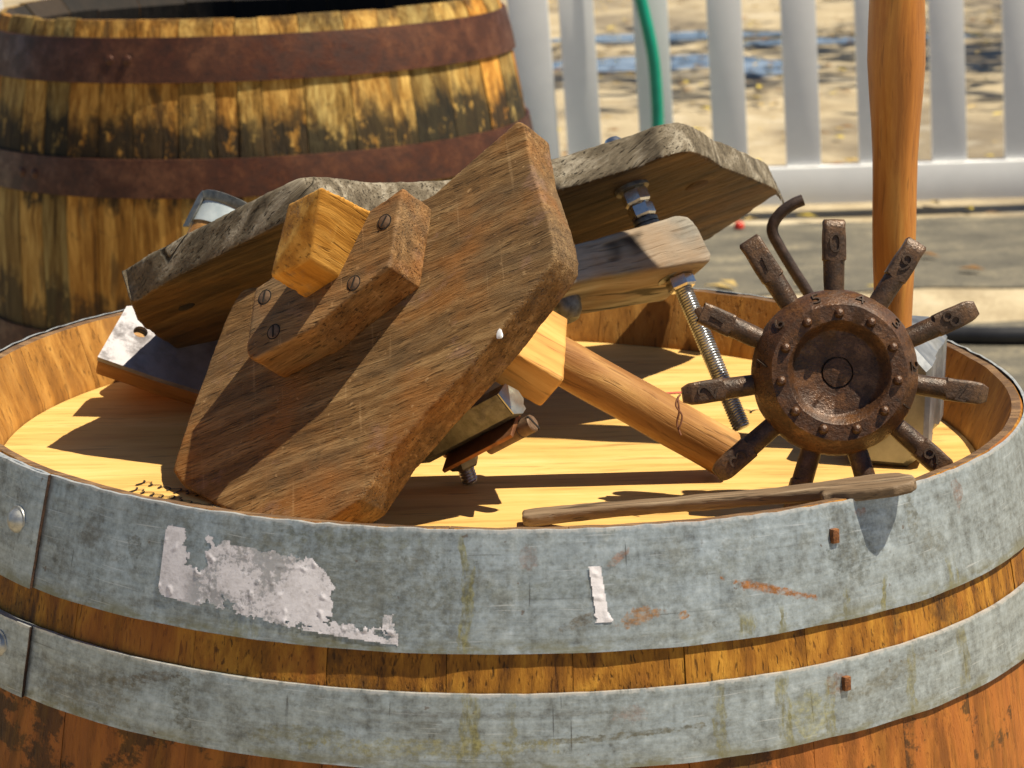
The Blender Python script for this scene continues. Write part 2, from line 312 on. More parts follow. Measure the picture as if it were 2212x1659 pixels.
W_stave = wood('honey_oak_stave', (.07, .024, .003), (.27, .112, .011), (.46, .225, .028), 12, 150, (.35, (.22, .08, .012)), (.5, (.020, .013, .009)), bump=.55, pore=.8, rnd=.15, rot=(0, R(90), 0), hue=(.5, (.33, .10, .020)), ztint=(-.095, -.105, .72, (.19, .062, .013)))
W_inner = wood('raw_oak_chime', (.20, .085, .016), (.36, .165, .032), (.50, .26, .062), 13, 70, (.5, (.20, .095, .03)), (.15, (.12, .06, .02)), bump=.4, pore=.5, rnd=1, rot=(0, R(90), 0))

W_rim = wood('grimy_chime_end_grain', (.07, .04, .022), (.17, .095, .045), (.30, .18, .085), 14, 300, (.5, (.10, .06, .035)), (.3, (.04, .025, .018)), bump=.8, pore=.5)
def old_stave():
    k = K('mouldy_bourbon_stave'); p = k.oc.outputs['Object']; r = k.rnd(); z = k.sep(p)[2]
    n = k.t.nodes.new('ShaderNodeCombineXYZ'); q = k.math('MULTIPLY', r, 9.1)
    for i in range(3): k.put(n.inputs[i], q)
    v = k.vadd(p, n.outputs[0]); v = k.vadd(v, k.vscale(k.noise(v, 7, 2, color=True), .02))
    f1 = k.noise(k.map(v, (60, 60, 5)), 1, 6, .7); f2 = k.noise(k.map(v, (280, 280, 20)), 1, 3, .6)
    c = k.ramp(k.math('ADD', k.math('MULTIPLY', f1, .7), k.math('MULTIPLY', f2, .3)), [(.33, (.06, .032, .008)), (.46, (.32, .19, .052)), (.60, (.62, .45, .17))])
    tone = k.ramp(r, [(0, (.55, .55, .5)), (.25, (.95, .88, .7)), (.45, (1.1, .76, .38)), (.6, (.72, .72, .62)), (.8, (1.05, 1.0, .85)), (1, (1.15, .92, .55))])
    c = k.mix(1., c, tone, 'MULTIPLY')
    # black mould in bands above the hoops and damp tide lines
    w = k.math('ADD', z, k.math('MULTIPLY', k.math('SUBTRACT', k.noise(k.map(v, (30, 30, 18)), 1, 5, .7), .5), .11))
    w = k.math('ADD', w, k.math('MULTIPLY', k.math('SUBTRACT', r, .5), .03))
    b1 = k.math('MULTIPLY', k.step(w, .690, .650), k.step(w, .565, .59)); b2 = k.math('MULTIPLY', k.step(w, .47, .45), k.step(w, .37, .41)); b3 = k.step(w, .765, .79)
    mk = k.math('MAXIMUM', k.math('MAXIMUM', b1, k.math('MULTIPLY', b2, .8)), k.math('MULTIPLY', b3, .6))
    mk = k.math('MULTIPLY', mk, k.step(k.noise(k.map(v, (70, 70, 40)), 1, 5, .7), .34, .46))
    c = k.mix(k.math('MULTIPLY', mk, .93), c, (.014, .014, .011))
    lin = k.step(k.math('ABSOLUTE', k.math('SUBTRACT', k.math('FRACT', k.math('MULTIPLY', w, 14.)), .5)), .03, .0); lin = k.math('MULTIPLY', lin, k.step(k.noise(v, 25, 2), .45, .6))
    c = k.mix(k.math('MULTIPLY', lin, .7), c, (.03, .022, .014))
    st = k.step(k.noise(k.map(v, (40, 40, 9), loc=(2, 2, 2)), 1, 4, .6), .56, .68); c = k.mix(k.math('MULTIPLY', st, .7), c, (.075, .045, .018))
    return k.out(c, .75, 0, k.bump(k.math('ADD', f1, f2), .6, .003), .2)
W_old = old_stave()
def char():
    k = K('charred_inside'); p = k.map(k.oc.outputs['Object'], (1, 1, .15)); r = k.rnd(); n = k.noise(p, 60, 5, .7)
    c = k.ramp(n, [(.35, (.004, .003, .002)), (.7, (.018, .011, .006))]); c = k.mix(k.math('MULTIPLY', k.step(r, .55, .95), .4), c, (.06, .036, .018))
    return k.out(c, .9, 0, k.bump(n, .6, .004))
M_char = char()

def ellipse(k, u, v, cu, cv, ru, rv, rot, wob, soft=.16):
    """0..1 mask of a ragged blotch at (cu, cv) on the unrolled hoop"""
    a = k.math('SUBTRACT', u, cu); b = k.math('SUBTRACT', v, cv); c, s = math.cos(rot), math.sin(rot)
    x = k.math('ADD', k.math('MULTIPLY', a, c/ru), k.math('MULTIPLY', b, s/ru)); y = k.math('ADD', k.math('MULTIPLY', a, -s/rv), k.math('MULTIPLY', b, c/rv))
    d = k.math('SQRT', k.math('ADD', k.math('MULTIPLY', x, x), k.math('MULTIPLY', y, y)))
    return k.step(k.math('ADD', d, wob), 1.0+soft, 1.0-soft)

def galvanised(name, seed, hgt, spots, drips):
    k = K(name); uvn = k.oc.outputs['UV']; p = k.map(uvn, loc=(seed, seed*.3, 0)); u, v, _ = k.sep(uvn)
    big = k.noise(k.map(p, (1, 1.6, 1)), 26, 5, .65); mid_ = k.noise(k.map(p, (1, 1, 1)), 95, 6, .7); fine = k.noise(p, 420, 3, .6)
    lines = k.noise(k.map(p, (5, 420, 1)), 1, 4, .6); vert = k.noise(k.map(p, (110, 6, 1)), 1, 4, .65)
    t = k.math('ADD', k.math('MULTIPLY', big, .24), k.math('MULTIPLY', mid_, .22)); t = k.math('ADD', t, k.math('MULTIPLY', vert, .22)); t = k.math('ADD', t, k.math('MULTIPLY', lines, .16)); t = k.math('ADD', t, k.math('MULTIPLY', k.math('SUBTRACT', k.noise(k.map(p, loc=(6, 6, 0)), 260, 4, .75), .5), .34)); t = k.math('ADD', t, .08)
    c = k.ramp(t, [(.37, (.13, .138, .135)), (.46, (.28, .315, .325)), (.54, (.39, .445, .47)), (.64, (.54, .60, .63))])
    # grey-green grime patches
    wv0 = k.vadd(p, k.vscale(k.noise(p, 15, 2, color=True), .006))
    gm = k.step(k.noise(k.map(p, (1, 1.2, 1), loc=(3, 1, 0)), 48, 7, .76), .47, .66); c = k.mix(k.math('MULTIPLY', gm, .55), c, k.mix(k.step(fine, .4, .6), (.085, .086, .07), (.19, .195, .17)))
    g2 = k.step(k.noise(k.map(p, (1, 1.1, 1), loc=(9, 4, 0)), 150, 6, .75), .58, .68); c = k.mix(k.math('MULTIPLY', k.math('MULTIPLY', g2, k.step(big, .44, .6)), .55), c, (.10, .095, .07))
    hl = k.step(k.noise(k.map(wv0, (26, 900, 1), rot=(0, 0, -.06)), 1, 2, .5), .66, .72); c = k.mix(k.math('MULTIPLY', hl, .5), c, (.66, .69, .70))
    # mineral bloom: small rings and specks
    vr = k.vor(p, 300); bloom = k.math('MULTIPLY', k.step(vr, .30, .12), k.step(k.noise(p, 30, 3), .5, .62)); c = k.mix(k.math('MULTIPLY', bloom, .35), c, (.16, .15, .13))
    # rolling lines and scratches
    rl = k.math('MULTIPLY', k.step(lines, .36, .28), k.step(k.noise(k.map(p, (9, 60, 1)), 1, 2), .42, .6)); c = k.mix(k.math('MULTIPLY', rl, .55), c, (.07, .068, .055))
    wv = k.vadd(p, k.vscale(k.noise(p, 12, 2, color=True), .012))
    sc_ = k.math('MULTIPLY', k.step(k.noise(k.map(wv, (14, 300, 1), rot=(0, 0, .25), loc=(1, 1, 0)), 1, 2, .5), .70, .75), k.step(big, .45, .6)); c = k.mix(k.math('MULTIPLY', sc_, .5), c, (.075, .07, .055))
    # pencil ticks: short upright marks
    tk = k.math('MULTIPLY', k.step(k.noise(k.map(p, (520, 22, 1), loc=(2, 2, 0)), 1, 1, .5), .735, .76), k.step(k.noise(p, 21, 2), .53, .6)); c = k.mix(k.math('MULTIPLY', tk, .7), c, (.04, .035, .03))
    wob = k.math('MULTIPLY', k.math('SUBTRACT', k.noise(p, 110, 6, .75), .5), 2.6); wob2 = k.math('MULTIPLY', k.math('SUBTRACT', k.noise(k.map(p, (1, .5, 1)), 260, 4, .7), .5), 1.6)
    wob = k.math('ADD', wob, wob2)
    brk = k.math('ADD', k.math('MULTIPLY', k.step(k.noise(k.map(p, (1, 1.5, 1), loc=(7, 2, 0)), 230, 5, .75), .40, .60), .75), .2); brk2 = k.step(k.noise(p, 320, 4, .7), .42, .62)
    for (cu, cv, ru, rv, rot, col, amt) in spots:
        c = k.mix(k.math('MULTIPLY', k.math('MULTIPLY', ellipse(k, u, v, cu, cv, ru, rv, rot, wob), brk), amt), c, k.mix(brk2, col, tuple(q*1.7+.02 for q in col)))
    # old glue and honey runs
    du = k.math('ADD', u, k.math('MULTIPLY', k.math('SUBTRACT', k.noise(k.map(p, (20, 70, 1)), 1, 3, .6), .5), .012))
    for (cu, wdt, v0, v1, amt) in drips:
        m = k.math('MULTIPLY', k.step(k.math('ABSOLUTE', k.math('SUBTRACT', du, cu)), wdt*.8, wdt*.6), k.math('MULTIPLY', k.step(v, v0+.004, v0-.002), k.step(v, v1-.003, v1+.004)))
        m = k.math('MULTIPLY', m, k.step(k.noise(k.map(p, (220, 60, 1), loc=(5, 0, 0)), 1, 5, .75), .36, .62)); c = k.mix(k.math('MULTIPLY', m, amt), c, k.mix(brk2, (.16, .14, .035), (.33, .30, .10)))
    # yellowish grime along the lower edge, bare metal along the upper
    lo = k.math('MULTIPLY', k.step(v, -hgt+.008, -hgt+.0005), k.step(k.noise(k.map(p, (30, 90, 1)), 1, 4, .7), .42, .58)); c = k.mix(k.math('MULTIPLY', lo, .6), c, (.20, .18, .07))
    hi = k.step(k.math('ADD', v, k.math('MULTIPLY', k.math('SUBTRACT', fine, .5), .003)), -.0016, -.0006); c = k.mix(k.math('MULTIPLY', hi, k.math('MULTIPLY', k.step(k.noise(k.map(p, (140, 1, 1)), 1, 4, .7), .36, .54), .75)), c, (.60, .60, .58))
    sp = k.step(k.noise(k.map(p, loc=(8, 0, 0)), 150, 3, .6), .70, .74); c = k.mix(k.math('MULTIPLY', sp, .6), c, (.12, .065, .03))
    r = k.math('ADD', k.math('MULTIPLY', mid_, .30), .25); r = k.math('ADD', r, k.math('MULTIPLY', gm, .15))
    h = k.math('ADD', k.math('MULTIPLY', mid_, .5), k.math('MULTIPLY', fine, .35)); h = k.math('ADD', h, k.math('MULTIPLY', lines, .2))
    return k.out(c, r, .55, k.bump(h, .22, .0006, k.bump(big, .2, .003)), .5)
RUSTC = (.27, .105, .022)
spots1 = [(.136, -.034, .022, .0017, -.29, RUSTC, .95), (.128, -.0315, .010, .0024, -.28, RUSTC, .8), (.0705, -.0387, .010, .0036, .3, (.30, .14, .035), .85), (.0897, -.0402, .0026, .0018, 0, (.33, .14, .02), .95),
          (.0202, -.0121, .0046, .0052, 0, (.22, .165, .145), .6), (.0609, -.013, .0055, .0017, .6, (.27, .15, .10), .75), (.182, -.026, .012, .011, -.2, (.115, .125, .115), .8), (.178, -.016, .006, .014, .2, (.13, .135, .12), .7),
          (.19, -.0065, .004, .002, 0, (.21, .10, .06), .7), (.225, -.014, .004, .009, .2, (.12, .115, .08), .75), (.238, -.030, .010, .006, .4, (.15, .15, .12), .6), (-.065, -.026, .056, .022, -.085, (.135, .14, .118), .75), (.046, -.0385, .010, .0022, .4, (.11, .09, .06), .8),
          (-.20, -.018, .010, .007, 1.2, (.12, .12, .11), .7), (.265, -.012, .005, .006, 0, (.20, .10, .06), .6), (.02, -.026, .05, .004, .03, (.15, .165, .15), .6), (-.06, -.006, .03, .003, 0, (.15, .16, .12), .5), (-.172, -.021, .004, .006, .3, (.09, .085, .065), .7), (.10, -.020, .035, .003, .05, (.16, .175, .16), .5), (-.27, -.03, .03, .02, 0, (.12, .13, .12), .6)]
drips1 = [(-.0075, .0040, -.014, -.0535, .75), (-.0095, .0022, -.004, -.024, .7), (.1205, .006, -.044, -.0535, .75), (.1387, .0020, -.043, -.0535, .8), (.176, .0024, -.041, -.0535, .8), (.1992, .0020, -.039, -.0535, .8), (.25, .006, -.04, -.0535, .6), (-.11, .012, -.047, -.0535, .45)]
spots2 = [(.064, -.010, .007, .0035, 0, (.22, .15, .12), .55), (-.137, -.013, .0045, .017, .25, (.085, .085, .065), .8), (-.160, -.009, .022, .0024, .28, (.085, .07, .05), .8), (.055, -.020, .045, .0014, .04, (.10, .088, .05), .8), (.165, -.010, .005, .005, 0, (.17, .085, .04), .7),
          (.15, -.022, .012, .010, 0, (.27, .26, .12), .6), (-.02, -.024, .05, .004, .03, (.22, .20, .075), .65), (.0, -.009, .055, .0013, 0, (.14, .145, .14), .7), (.20, -.012, .03, .004, .2, (.13, .12, .08), .6), (-.08, -.022, .02, .004, .1, (.14, .13, .06), .6), (-.19, -.02, .03, .010, .2, (.13, .12, .085), .6)]
drips2 = [(-.0054, .006, 0, -.030, .75), (.012, .003, -.004, -.034, .55), (.1044, .0040, -.002, -.034, .7), (.1357, .005, -.002, -.034, .7), (.160, .004, -.008, -.034, .6), (.21, .004, -.002, -.034, .6), (.25, .006, -.004, -.03, .6)]
M_hoop1 = galvanised('galvanised_head_hoop', 0., .053, spots1, drips1)
M_hoop2 = galvanised('galvanised_second_hoop', 2.7, .034, spots2, drips2)
M_rivet = metal('dull_zinc_rivet', (.30, .31, .31), (.48, .49, .48), .42, .8, 200, .35)
M_rim_rust = rust('rusty_cut_end', (.012, .006, .004), (.04, .018, .009), (.09, .04, .018), 300)
M_nail = rust('rusty_nail', (.05, .016, .005), (.20, .07, .016), (.36, .15, .04), 300)
M_rhoop = rust('rust_brown_hoop', (.022, .0062, .0022), (.070, .0190, .0052), (.155, .058, .022), 45, 1., .5, .55, .15)
M_wheel = rust('rusty_cast_iron', (.022, .010, .005), (.072, .030, .011), (.185, .084, .030), 110, 2., .6, .46, .22)
M_spoke = rust('rusty_iron_spoke', (.022, .012, .007), (.070, .036, .017), (.175, .098, .048), 130, 3., .5, .46, .2)
M_rivr = rust('orange_rust_rivet', (.055, .02, .008), (.16, .06, .018), (.33, .13, .04), 260, 4., .7)
M_digit = rust('worn_iron_figure', (.020, .011, .006), (.045, .024, .013), (.10, .058, .033), 200, 5., .3)
M_chrome = metal('bright_zinc', (.66, .63, .58), (.82, .79, .73), .22, 1., 150, .12)
M_rod = metal('threaded_steel', (.30, .31, .32), (.50, .51, .53), .33, 1., 220, .3, (.06, .045, .025))
M_washer = metal('dark_washer', (.12, .12, .11), (.25, .25, .23), .45, .8, 200, .4)
M_plate = metal('polished_steel_plate', (.20, .19, .20), (.33, .32, .34), .60, .7, 45, .6, (.10, .085, .08), .12)
M_iron = metal('grey_cast_iron', (.13, .125, .10), (.25, .24, .20), .5, .75, 180, .35, (.06, .045, .025), .4)
M_face = metal('ground_steel_face', (.42, .43, .39), (.55, .56, .50), .38, .9, 120, .25, (.28, .26, .06), .15)
M_copper = metal('browned_flange', (.20, .08, .035), (.34, .15, .06), .45, .7, 120, .4, (.03, .015, .01), .3)
M_sledge = metal('scuffed_sledge_steel', (.24, .25, .26), (.42, .43, .44), .46, .85, 40, .65, (.06, .06, .055), .25, (60, 60, 14))
M_band = metal('galvanised_band', (.36, .42, .45), (.52, .58, .60), .6, .15, 60, .3, (.22, .24, .23), .15)
M_hook = rust('brown_iron_rod', (.014, .008, .007), (.042, .024, .018), (.10, .062, .05), 120, 6., .4)
M_screw = metal('old_screw', (.10, .058, .032), (.20, .12, .068), .6, .3, 300, .4)
def flat(name, col, rough=.5, var=.25, scale=40, spec=.4, met=0.):
    k = K(name); n = k.noise(k.oc.outputs['Object'], scale, 5, .65); return k.out(k.ramp(n, [(.3, tuple(c*(1-var) for c in col)), (.7, tuple(min(1, c*(1+var)) for c in col))]), rough, met, k.bump(n, .15, .002), spec)
M_ink = flat('black_marker_ink', (.014, .011, .009), .6)
M_redink = flat('faded_red_print', (.45, .09, .06), .6)
M_black = flat('black_rubber', (.02, .02, .022), .35)
M_vinyl = flat('white_vinyl', (.87, .87, .86), .55, .05, 9)
M_green = flat('green_garden_hose', (.006, .27, .17), .32, .12, 30)
M_red = flat('red_plastic', (.62, .04, .02), .3, .1)
M_string = flat('brown_twine', (.16, .06, .025), .8)
M_whitefleck = flat('white_paint_fleck', (.7, .7, .72), .5)
def hole_m(): 
    k = K('deep_hole'); return k.out((.012, .008, .005), .95)
M_hole = hole_m()
def paper():
    k = K('torn_label_paper'); uvn = k.oc.outputs['UV']; n = k.noise(uvn, 120, 6, .75); n2 = k.noise(k.map(uvn, loc=(4, 4, 0)), 420, 4, .7); fib = k.noise(k.map(uvn, loc=(1, 6, 0)), 45, 4, .6)
    c = k.ramp(k.math('ADD', k.math('MULTIPLY', n, .6), k.math('MULTIPLY', n2, .4)), [(.30, (.40, .38, .39)), (.42, (.58, .56, .60)), (.52, (.70, .68, .74)), (.70, (.80, .79, .84))])
    u, v, _ = k.sep(uvn)
    thin = k.math('MULTIPLY', k.step(k.math('ADD', fib, k.math('MULTIPLY', k.math('SUBTRACT', n2, .5), .8)), .47, .62), k.step(u, -.146, -.132))
    bs = k.t.nodes.new('ShaderNodeBsdfTransparent'); mx = k.t.nodes.new('ShaderNodeMixShader'); o = [q for q in k.t.nodes if q.type == 'OUTPUT_MATERIAL'][0]
    k.out(c, .75, 0, k.bump(k.math('ADD', n, n2), .2, .0006)); k.put(mx.inputs[0], k.math('MULTIPLY', thin, .6)); k.t.links.new(k.b.outputs[0], mx.inputs[1]); k.t.links.new(bs.outputs[0], mx.inputs[2]); k.t.links.new(mx.outputs[0], o.inputs[0])
    return k.m
M_paper = paper()
M_tape = flat('white_tape', (.66, .64, .68), .6, .1, 300)

# ================================================================== SETTING
TH = R(2.3); GZ = -.68
GM = Matrix(((math.cos(TH), 0, -math.sin(TH), 0), (0, 1, 0, 0), (math.sin(TH), 0, math.cos(TH), GZ), (0, 0, 0, 1)))   # ground frame: gentle cross-fall
def ground_mat():
    k = K('stained_concrete'); p = k.oc.outputs['Object']
    a = k.noise(k.map(p, (1, .55, 1)), 1.0, 5, .55, .5); b = k.noise(k.map(p, (1, .6, 1)), 6, 5, .6); c3 = k.noise(p, 70, 4, .7)
    c = k.ramp(k.math('ADD', k.math('MULTIPLY', b, .6), k.math('MULTIPLY', c3, .4)), [(.32, (.23, .175, .10)), (.48, (.36, .29, .18)), (.64, (.50, .42, .28))])
    wet = k.step(a, .46, .60); c = k.mix(k.math('MULTIPLY', wet, .6), c, k.mix(.5, (.10, .075, .045), k.ramp(b, [(.3, (.05, .04, .028)), (.7, (.2, .15, .09))])))
    ws = k.step(k.noise(k.map(p, (.9, 1.3, 1), loc=(4, 3, 0)), 2.2, 5, .65), .56, .68); c = k.mix(k.math('MULTIPLY', ws, .45), c, (.55, .50, .40))
    return k.out(c, k.math('SUBTRACT', .85, k.math('MULTIPLY', wet, .3)), 0, k.bump(k.math('ADD', b, c3), .5, .01))
def dark_ground_mat():
    k = K('dark_mottled_ground'); p = k.oc.outputs['Object']; a = k.noise(p, 120, 4, .7); b = k.noise(k.map(p, (1, 1.6, 1)), 5, 5, .65)
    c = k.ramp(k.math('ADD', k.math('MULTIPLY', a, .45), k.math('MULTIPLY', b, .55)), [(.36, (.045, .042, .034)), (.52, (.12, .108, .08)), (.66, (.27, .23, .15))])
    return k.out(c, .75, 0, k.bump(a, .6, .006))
def grid(x0, x1, y0, y1, nx, ny, zf=lambda x, y: 0):
    bm = bmesh.new(); V = [[bm.verts.new((x0+(x1-x0)*i/nx, y0+(y1-y0)*j/ny, 0)) for i in range(nx+1)] for j in range(ny+1)]
    for row in V:
        for v in row: v.co.z = zf(v.co.x, v.co.y)
    for j in range(ny):
        for i in range(nx): bm.faces.new((V[j][i], V[j][i+1], V[j+1][i+1], V[j+1][i]))
    return bm
tag(link('ground', mesh(grid(-400, 400, -60, 900, 8, 8)), ground_mat(), M=GM), kind='structure')
def ragged(x0, x1, y0, y1, n, amp, sc_, seed):
    pts = []
    for i in range(n+1): x = x0+(x1-x0)*i/n; pts.append((x, y0+amp*noise.noise(Vector((x*sc_, seed, 0)))))
    for i in range(n+1): x = x1-(x1-x0)*i/n; pts.append((x, y1+amp*noise.noise(Vector((x*sc_, seed+7, 0)))))
    return pts
tag(link('dark_strip', mesh(prism(ragged(-6, 6, 3.55, 4.42, 160, .05, 5, 2.), -.01, .004, 0), smooth=False), dark_ground_mat(), M=GM), kind='structure')  # thin sheet, darker than the ground around it, in front of the fence
tag(link('damp_strip', mesh(prism(ragged(-6, 6, 1.6, 3.2, 200, .16, 5, 5.), -.01, .004, 0), smooth=False), bpy.data.materials['dark_mottled_ground'], M=GM), kind='structure')
def blob(cx, cy, rx_, ry, seed, n=90):
    return [(cx+rx_*math.cos(a)*(1+.45*noise.noise(Vector((math.cos(a)*1.6+seed, math.sin(a)*1.6, seed)))+.15*noise.noise(Vector((math.cos(a)*6+seed, math.sin(a)*6, seed)))),
             cy+ry*math.sin(a)*(1+.45*noise.noise(Vector((math.cos(a)*1.6, math.sin(a)*1.6+seed, seed+3))))) for a in [2*PI*i/n for i in range(n)]]
def water():
    k = K('puddle_water'); n = k.noise(k.oc.outputs['Object'], 3, 3); k.b.inputs['IOR'].default_value = 1.5; k.b.inputs['Specular IOR Level'].default_value = .9
    return k.out((.26, .31, .39), .03, 0, k.bump(n, .05, .01))  # pale blue base paints in part of the sky's reflection
M_water = water()
for i, (cx, cy, a, b, sd) in enumerate([(.62, 8.5, .50, .30, 1.), (.70, 9.7, .62, .18, 2.), (1.45, 9.2, .55, .13, 5.), (1.02, 8.1, .20, .25, 8.)]):
    tag(link('puddle', mesh(prism(blob(cx, cy, a, b, sd), -.01, .006+.002*i, 0), smooth=False), M_water, M=GM), kind='structure')
# fallen leaves: nobody could count them
random.seed(5); bm = bmesh.new()
for i in range(2600):
    x = random.uniform(-1.5, 4.2); y = random.uniform(3.0, 13); s = random.uniform(.012, .038); a = random.uniform(0, 2*PI); z = .010+random.random()*.006
    if 3.6 < y < 4.4 and random.random() < .75: continue
    if noise.noise(Vector((x*.9, y*.6, 0))) < -.05 and random.random() < .75: continue
    ca, sa = math.cos(a), math.sin(a); pts = [(-s, 0, 0), (0, -s*.4, s*.2), (s, 0, s*.1), (0, s*.4, s*.25)]
    f = bm.faces.new([bm.verts.new((x+px*ca-py*sa, y+px*sa+py*ca, z+pz)) for px, py, pz in pts]); f.material_index = random.choice((0, 0, 1, 1, 2))
lv = link('fallen_leaves', mesh(bm, smooth=False), [flat('dry_tan_leaf', (.50, .36, .13), .6, .3, 9), flat('brown_leaf', (.26, .14, .05), .6, .3, 9), flat('yellow_leaf', (.62, .48, .07), .6, .2, 9)], M=GM); tag(lv, kind='stuff')

# shade tree standing to the right of the yard, outside the frame: dapples the far ground
def tree(x, y, hh, rad, seed, lab):
    t = thing('shade_tree', GM @ T((x, y, 0)), lab, 'tree')
    link('trunk', mesh(tube([(0, 0, -.1), (.05, .02, hh*.3), (-.05, .05, hh*.6), (.1, 0, hh*.95)], .2, 12, 5, lambda q: 1.15-.75*q)), flat('bark', (.12, .085, .055), .9, .4, 14), t)
    random.seed(seed); bm = bmesh.new()
    for c in range(70):
        d = Vector((random.gauss(0, 1), random.gauss(0, 1), random.gauss(0, .7))); d.normalize(); cc = d*rad*(random.random()**.45); cc.z = cc.z*.6+hh
        for q in range(26):
            p = cc+Vector((random.gauss(0, .26), random.gauss(0, .26), random.gauss(0, .2))); s = random.uniform(.06, .13)
            a = Vector((random.gauss(0, 1), random.gauss(0, 1), random.gauss(0, .6))).normalized(); b = a.orthogonal().normalized()
            bm.faces.new([bm.verts.new(p+a*s), bm.verts.new(p+b*s*.45), bm.verts.new(p-a*s), bm.verts.new(p-b*s*.45)])
    link('crown', mesh(bm, smooth=False), flat('leaf_green', (.06, .11, .025), .5, .4, 3), t)
tree(3.9, 8.2, 4.4, 2.0, 3, 'leafy shade tree in the yard beyond the fence, the nearer one right of the frame')
tree(6.2, 11.5, 4.8, 2.2, 4, 'larger leafy shade tree farther off in the yard beyond the fence')

# ------------------------------------------------------------------ fence
FY = 4.523
fence = thing('picket_fence', GM @ T((.7, FY, 0)), 'white vinyl picket fence running behind the barrels with a thick post near the dark barrel', 'fence')
fl = GM @ T((.7, FY, 0))
def fpart(name, bm): return link(name, mesh(bm), M_vinyl, fence)
fpart('bottom_rail', box(-1.9, 1.9, -.022, .022, .037, .132, .003)); fpart('top_rail', box(-1.9, 1.9, -.022, .022, .86, .95, .003))
pk = None
for i in range(-9, 12):
    x = .187+.1832*i-.7
    if abs(x-(.075-.7)) < .11: continue
    if pk is None: pk = fpart('picket', box(-.043, .043, -.011, .011, .1325, 1.02, .002)); o = pk
    else: o = pk.copy(); COL.objects.link(o); o.parent = fence
    o.matrix_local = T((x, -.0, 0)) @ Matrix.Rotation(R(-2.0-.25*max(0, 3-i)*0), 4, 'Y') @ T((.018, 0, 0))
po = fpart('post', box(-.05, .05, -.05, .05, 0, 1.08, .004)); po.matrix_local = T((.095-.7, 0, 0)) @ Matrix.Rotation(R(-3), 4, 'Y')
po2 = po.copy(); COL.objects.link(po2); po2.parent = fence; po2.matrix_local = T((1.93-.0, 0, 0))
hs = tag(link('garden_hose', mesh(tube([(.30, FY-.03, 1.02), (.315, FY-.06, .80), (.3334, FY-.075, .62), (.3575, FY-.08, .50), (.3719, FY-.08, .4175), (.3775, FY-.08, .335), (.379, FY-.08, .25), (.375, FY-.09, .15), (.36, FY-.12, .06), (.30, FY-.22, .022), (.1, FY-.32, .022), (-.5, FY-.3, .022)], .0155, 12, 8)), M_green, M=GM), 'green garden hose hanging down in front of the white pickets', 'hose')
tag(link('black_hose', mesh(tube([(.70, 3.06, .02), (.85, 3.02, .02), (1.0, 2.99, .02), (1.4, 2.97, .02), (2.5, 3.1, .02)], .017, 12, 8)), M_black, M=GM), 'black plastic hose lying on the pavement behind the front barrel at right', 'hose')
rc = bmesh.new()
rc = lathe([(0, .001), (.012, .001), (.013, .003), (.011, .014), (.009, .016), (0, .016)], 20)
tag(link('red_cap', mesh(rc), M_red, M=GM @ T((.57, 4.36, .006))), 'small red plastic cap on the ground below the fence rail', 'cap')

# ------------------------------------------------------------------ rear barrel
RB = (-.294, 1.70); rbM = GM @ T((RB[0], RB[1], 0))
def rrad(z):  # outer wood radius of the rear barrel, z above its foot
    t = (z-.43)/.36; return .362-.048*t*t
rear = thing('old_barrel', rbM, 'tall old open barrel with rust brown hoops and mouldy staves standing behind at left', 'barrel')
edges_px = [20, 61, 130, 182, 236, 300, 371, 462, 531, 575, 620, 700, 787, 858, 899, 970, 1035, 1071]
ang = [math.asin(max(-1, min(1, (x-545)/558)))-PI/2 for x in edges_px]
a = ang[-1]; random.seed(8); tot = 2*PI-(ang[-1]-ang[0]); nb = 17; wts = [random.uniform(.7, 1.4) for _ in range(nb)]; sw = sum(wts); q = ang[-1]; rest = []
for w_ in wts: q += tot*w_/sw; rest.append(q)
al = ang+rest
ZT = .783
for i in range(len(al)-1):
    g = .0016; a0, a1 = al[i]+g, al[i+1]-g; n = 5; top = ZT+random.uniform(-.0018, .0012); dr = random.uniform(-.0012, .0012)
    zs = [0, .1, .2, .3, .43, .55, .65, .72, .77, top]; pr = [(rrad(z)+dr, z) for z in zs]; pr[-1] = (pr[-1][0]-.002, top)
    pr += [(rrad(top)-.010, top), (rrad(top)-.026, top-.02), (rrad(.6)-.026, .6), (rrad(.43)-.026, .43), (rrad(.2)-.026, .2), (rrad(0)-.026, 0)]
    bm = lathe(pr, n, a0, a1, closed=True); 
    for v in bm.verts: v.co += Vector((noise.noise(v.co*30), noise.noise(v.co*31+Vector((3, 0, 0))), 0))*.0012
    bmesh.ops.recalc_face_normals(bm, faces=bm.faces[:]); bm.faces.ensure_lookup_table()
    for f in bm.faces:
        c = f.calc_center_median(); rad = Vector((c.x, c.y, 0)).normalized()
        if f.normal.dot(rad) < -.25 and c.z < top-.004: f.material_index = 1
    me = mesh(bm, ang=25); o = link('stave', me, [W_old, M_char], rear)
bm = lathe([(0, .03), (.30, .03), (.30, .05), (0, .05)], 40); link('bottom_head', mesh(bm), M_char, rear)
def hoop_rear(z0, z1):
    n = 96; bm = bmesh.new(); rows = []
    for i in range(n+1):
        a = 2*PI*i/n; w = .0009*noise.noise(Vector((math.cos(a)*4, math.sin(a)*4, z0)))
        rows.append([bm.verts.new(((rrad(z)+e+w)*math.cos(a), (rrad(z)+e+w)*math.sin(a), z+dz)) for z, e, dz in ((z0, .0005, 0), (z0, .0042, 0), ((z0+z1)/2, .0050, 0), (z1, .0042, 0), (z1, .0005, 0))])
    for i in range(n):
        for j in range(4): bm.faces.new((rows[i][j], rows[i+1][j], rows[i+1][j+1], rows[i][j+1]))
    bmesh.ops.remove_doubles(bm, verts=bm.verts[:], dist=1e-5)
    return link('hoop', mesh(bm, ang=50), M_rhoop, rear)
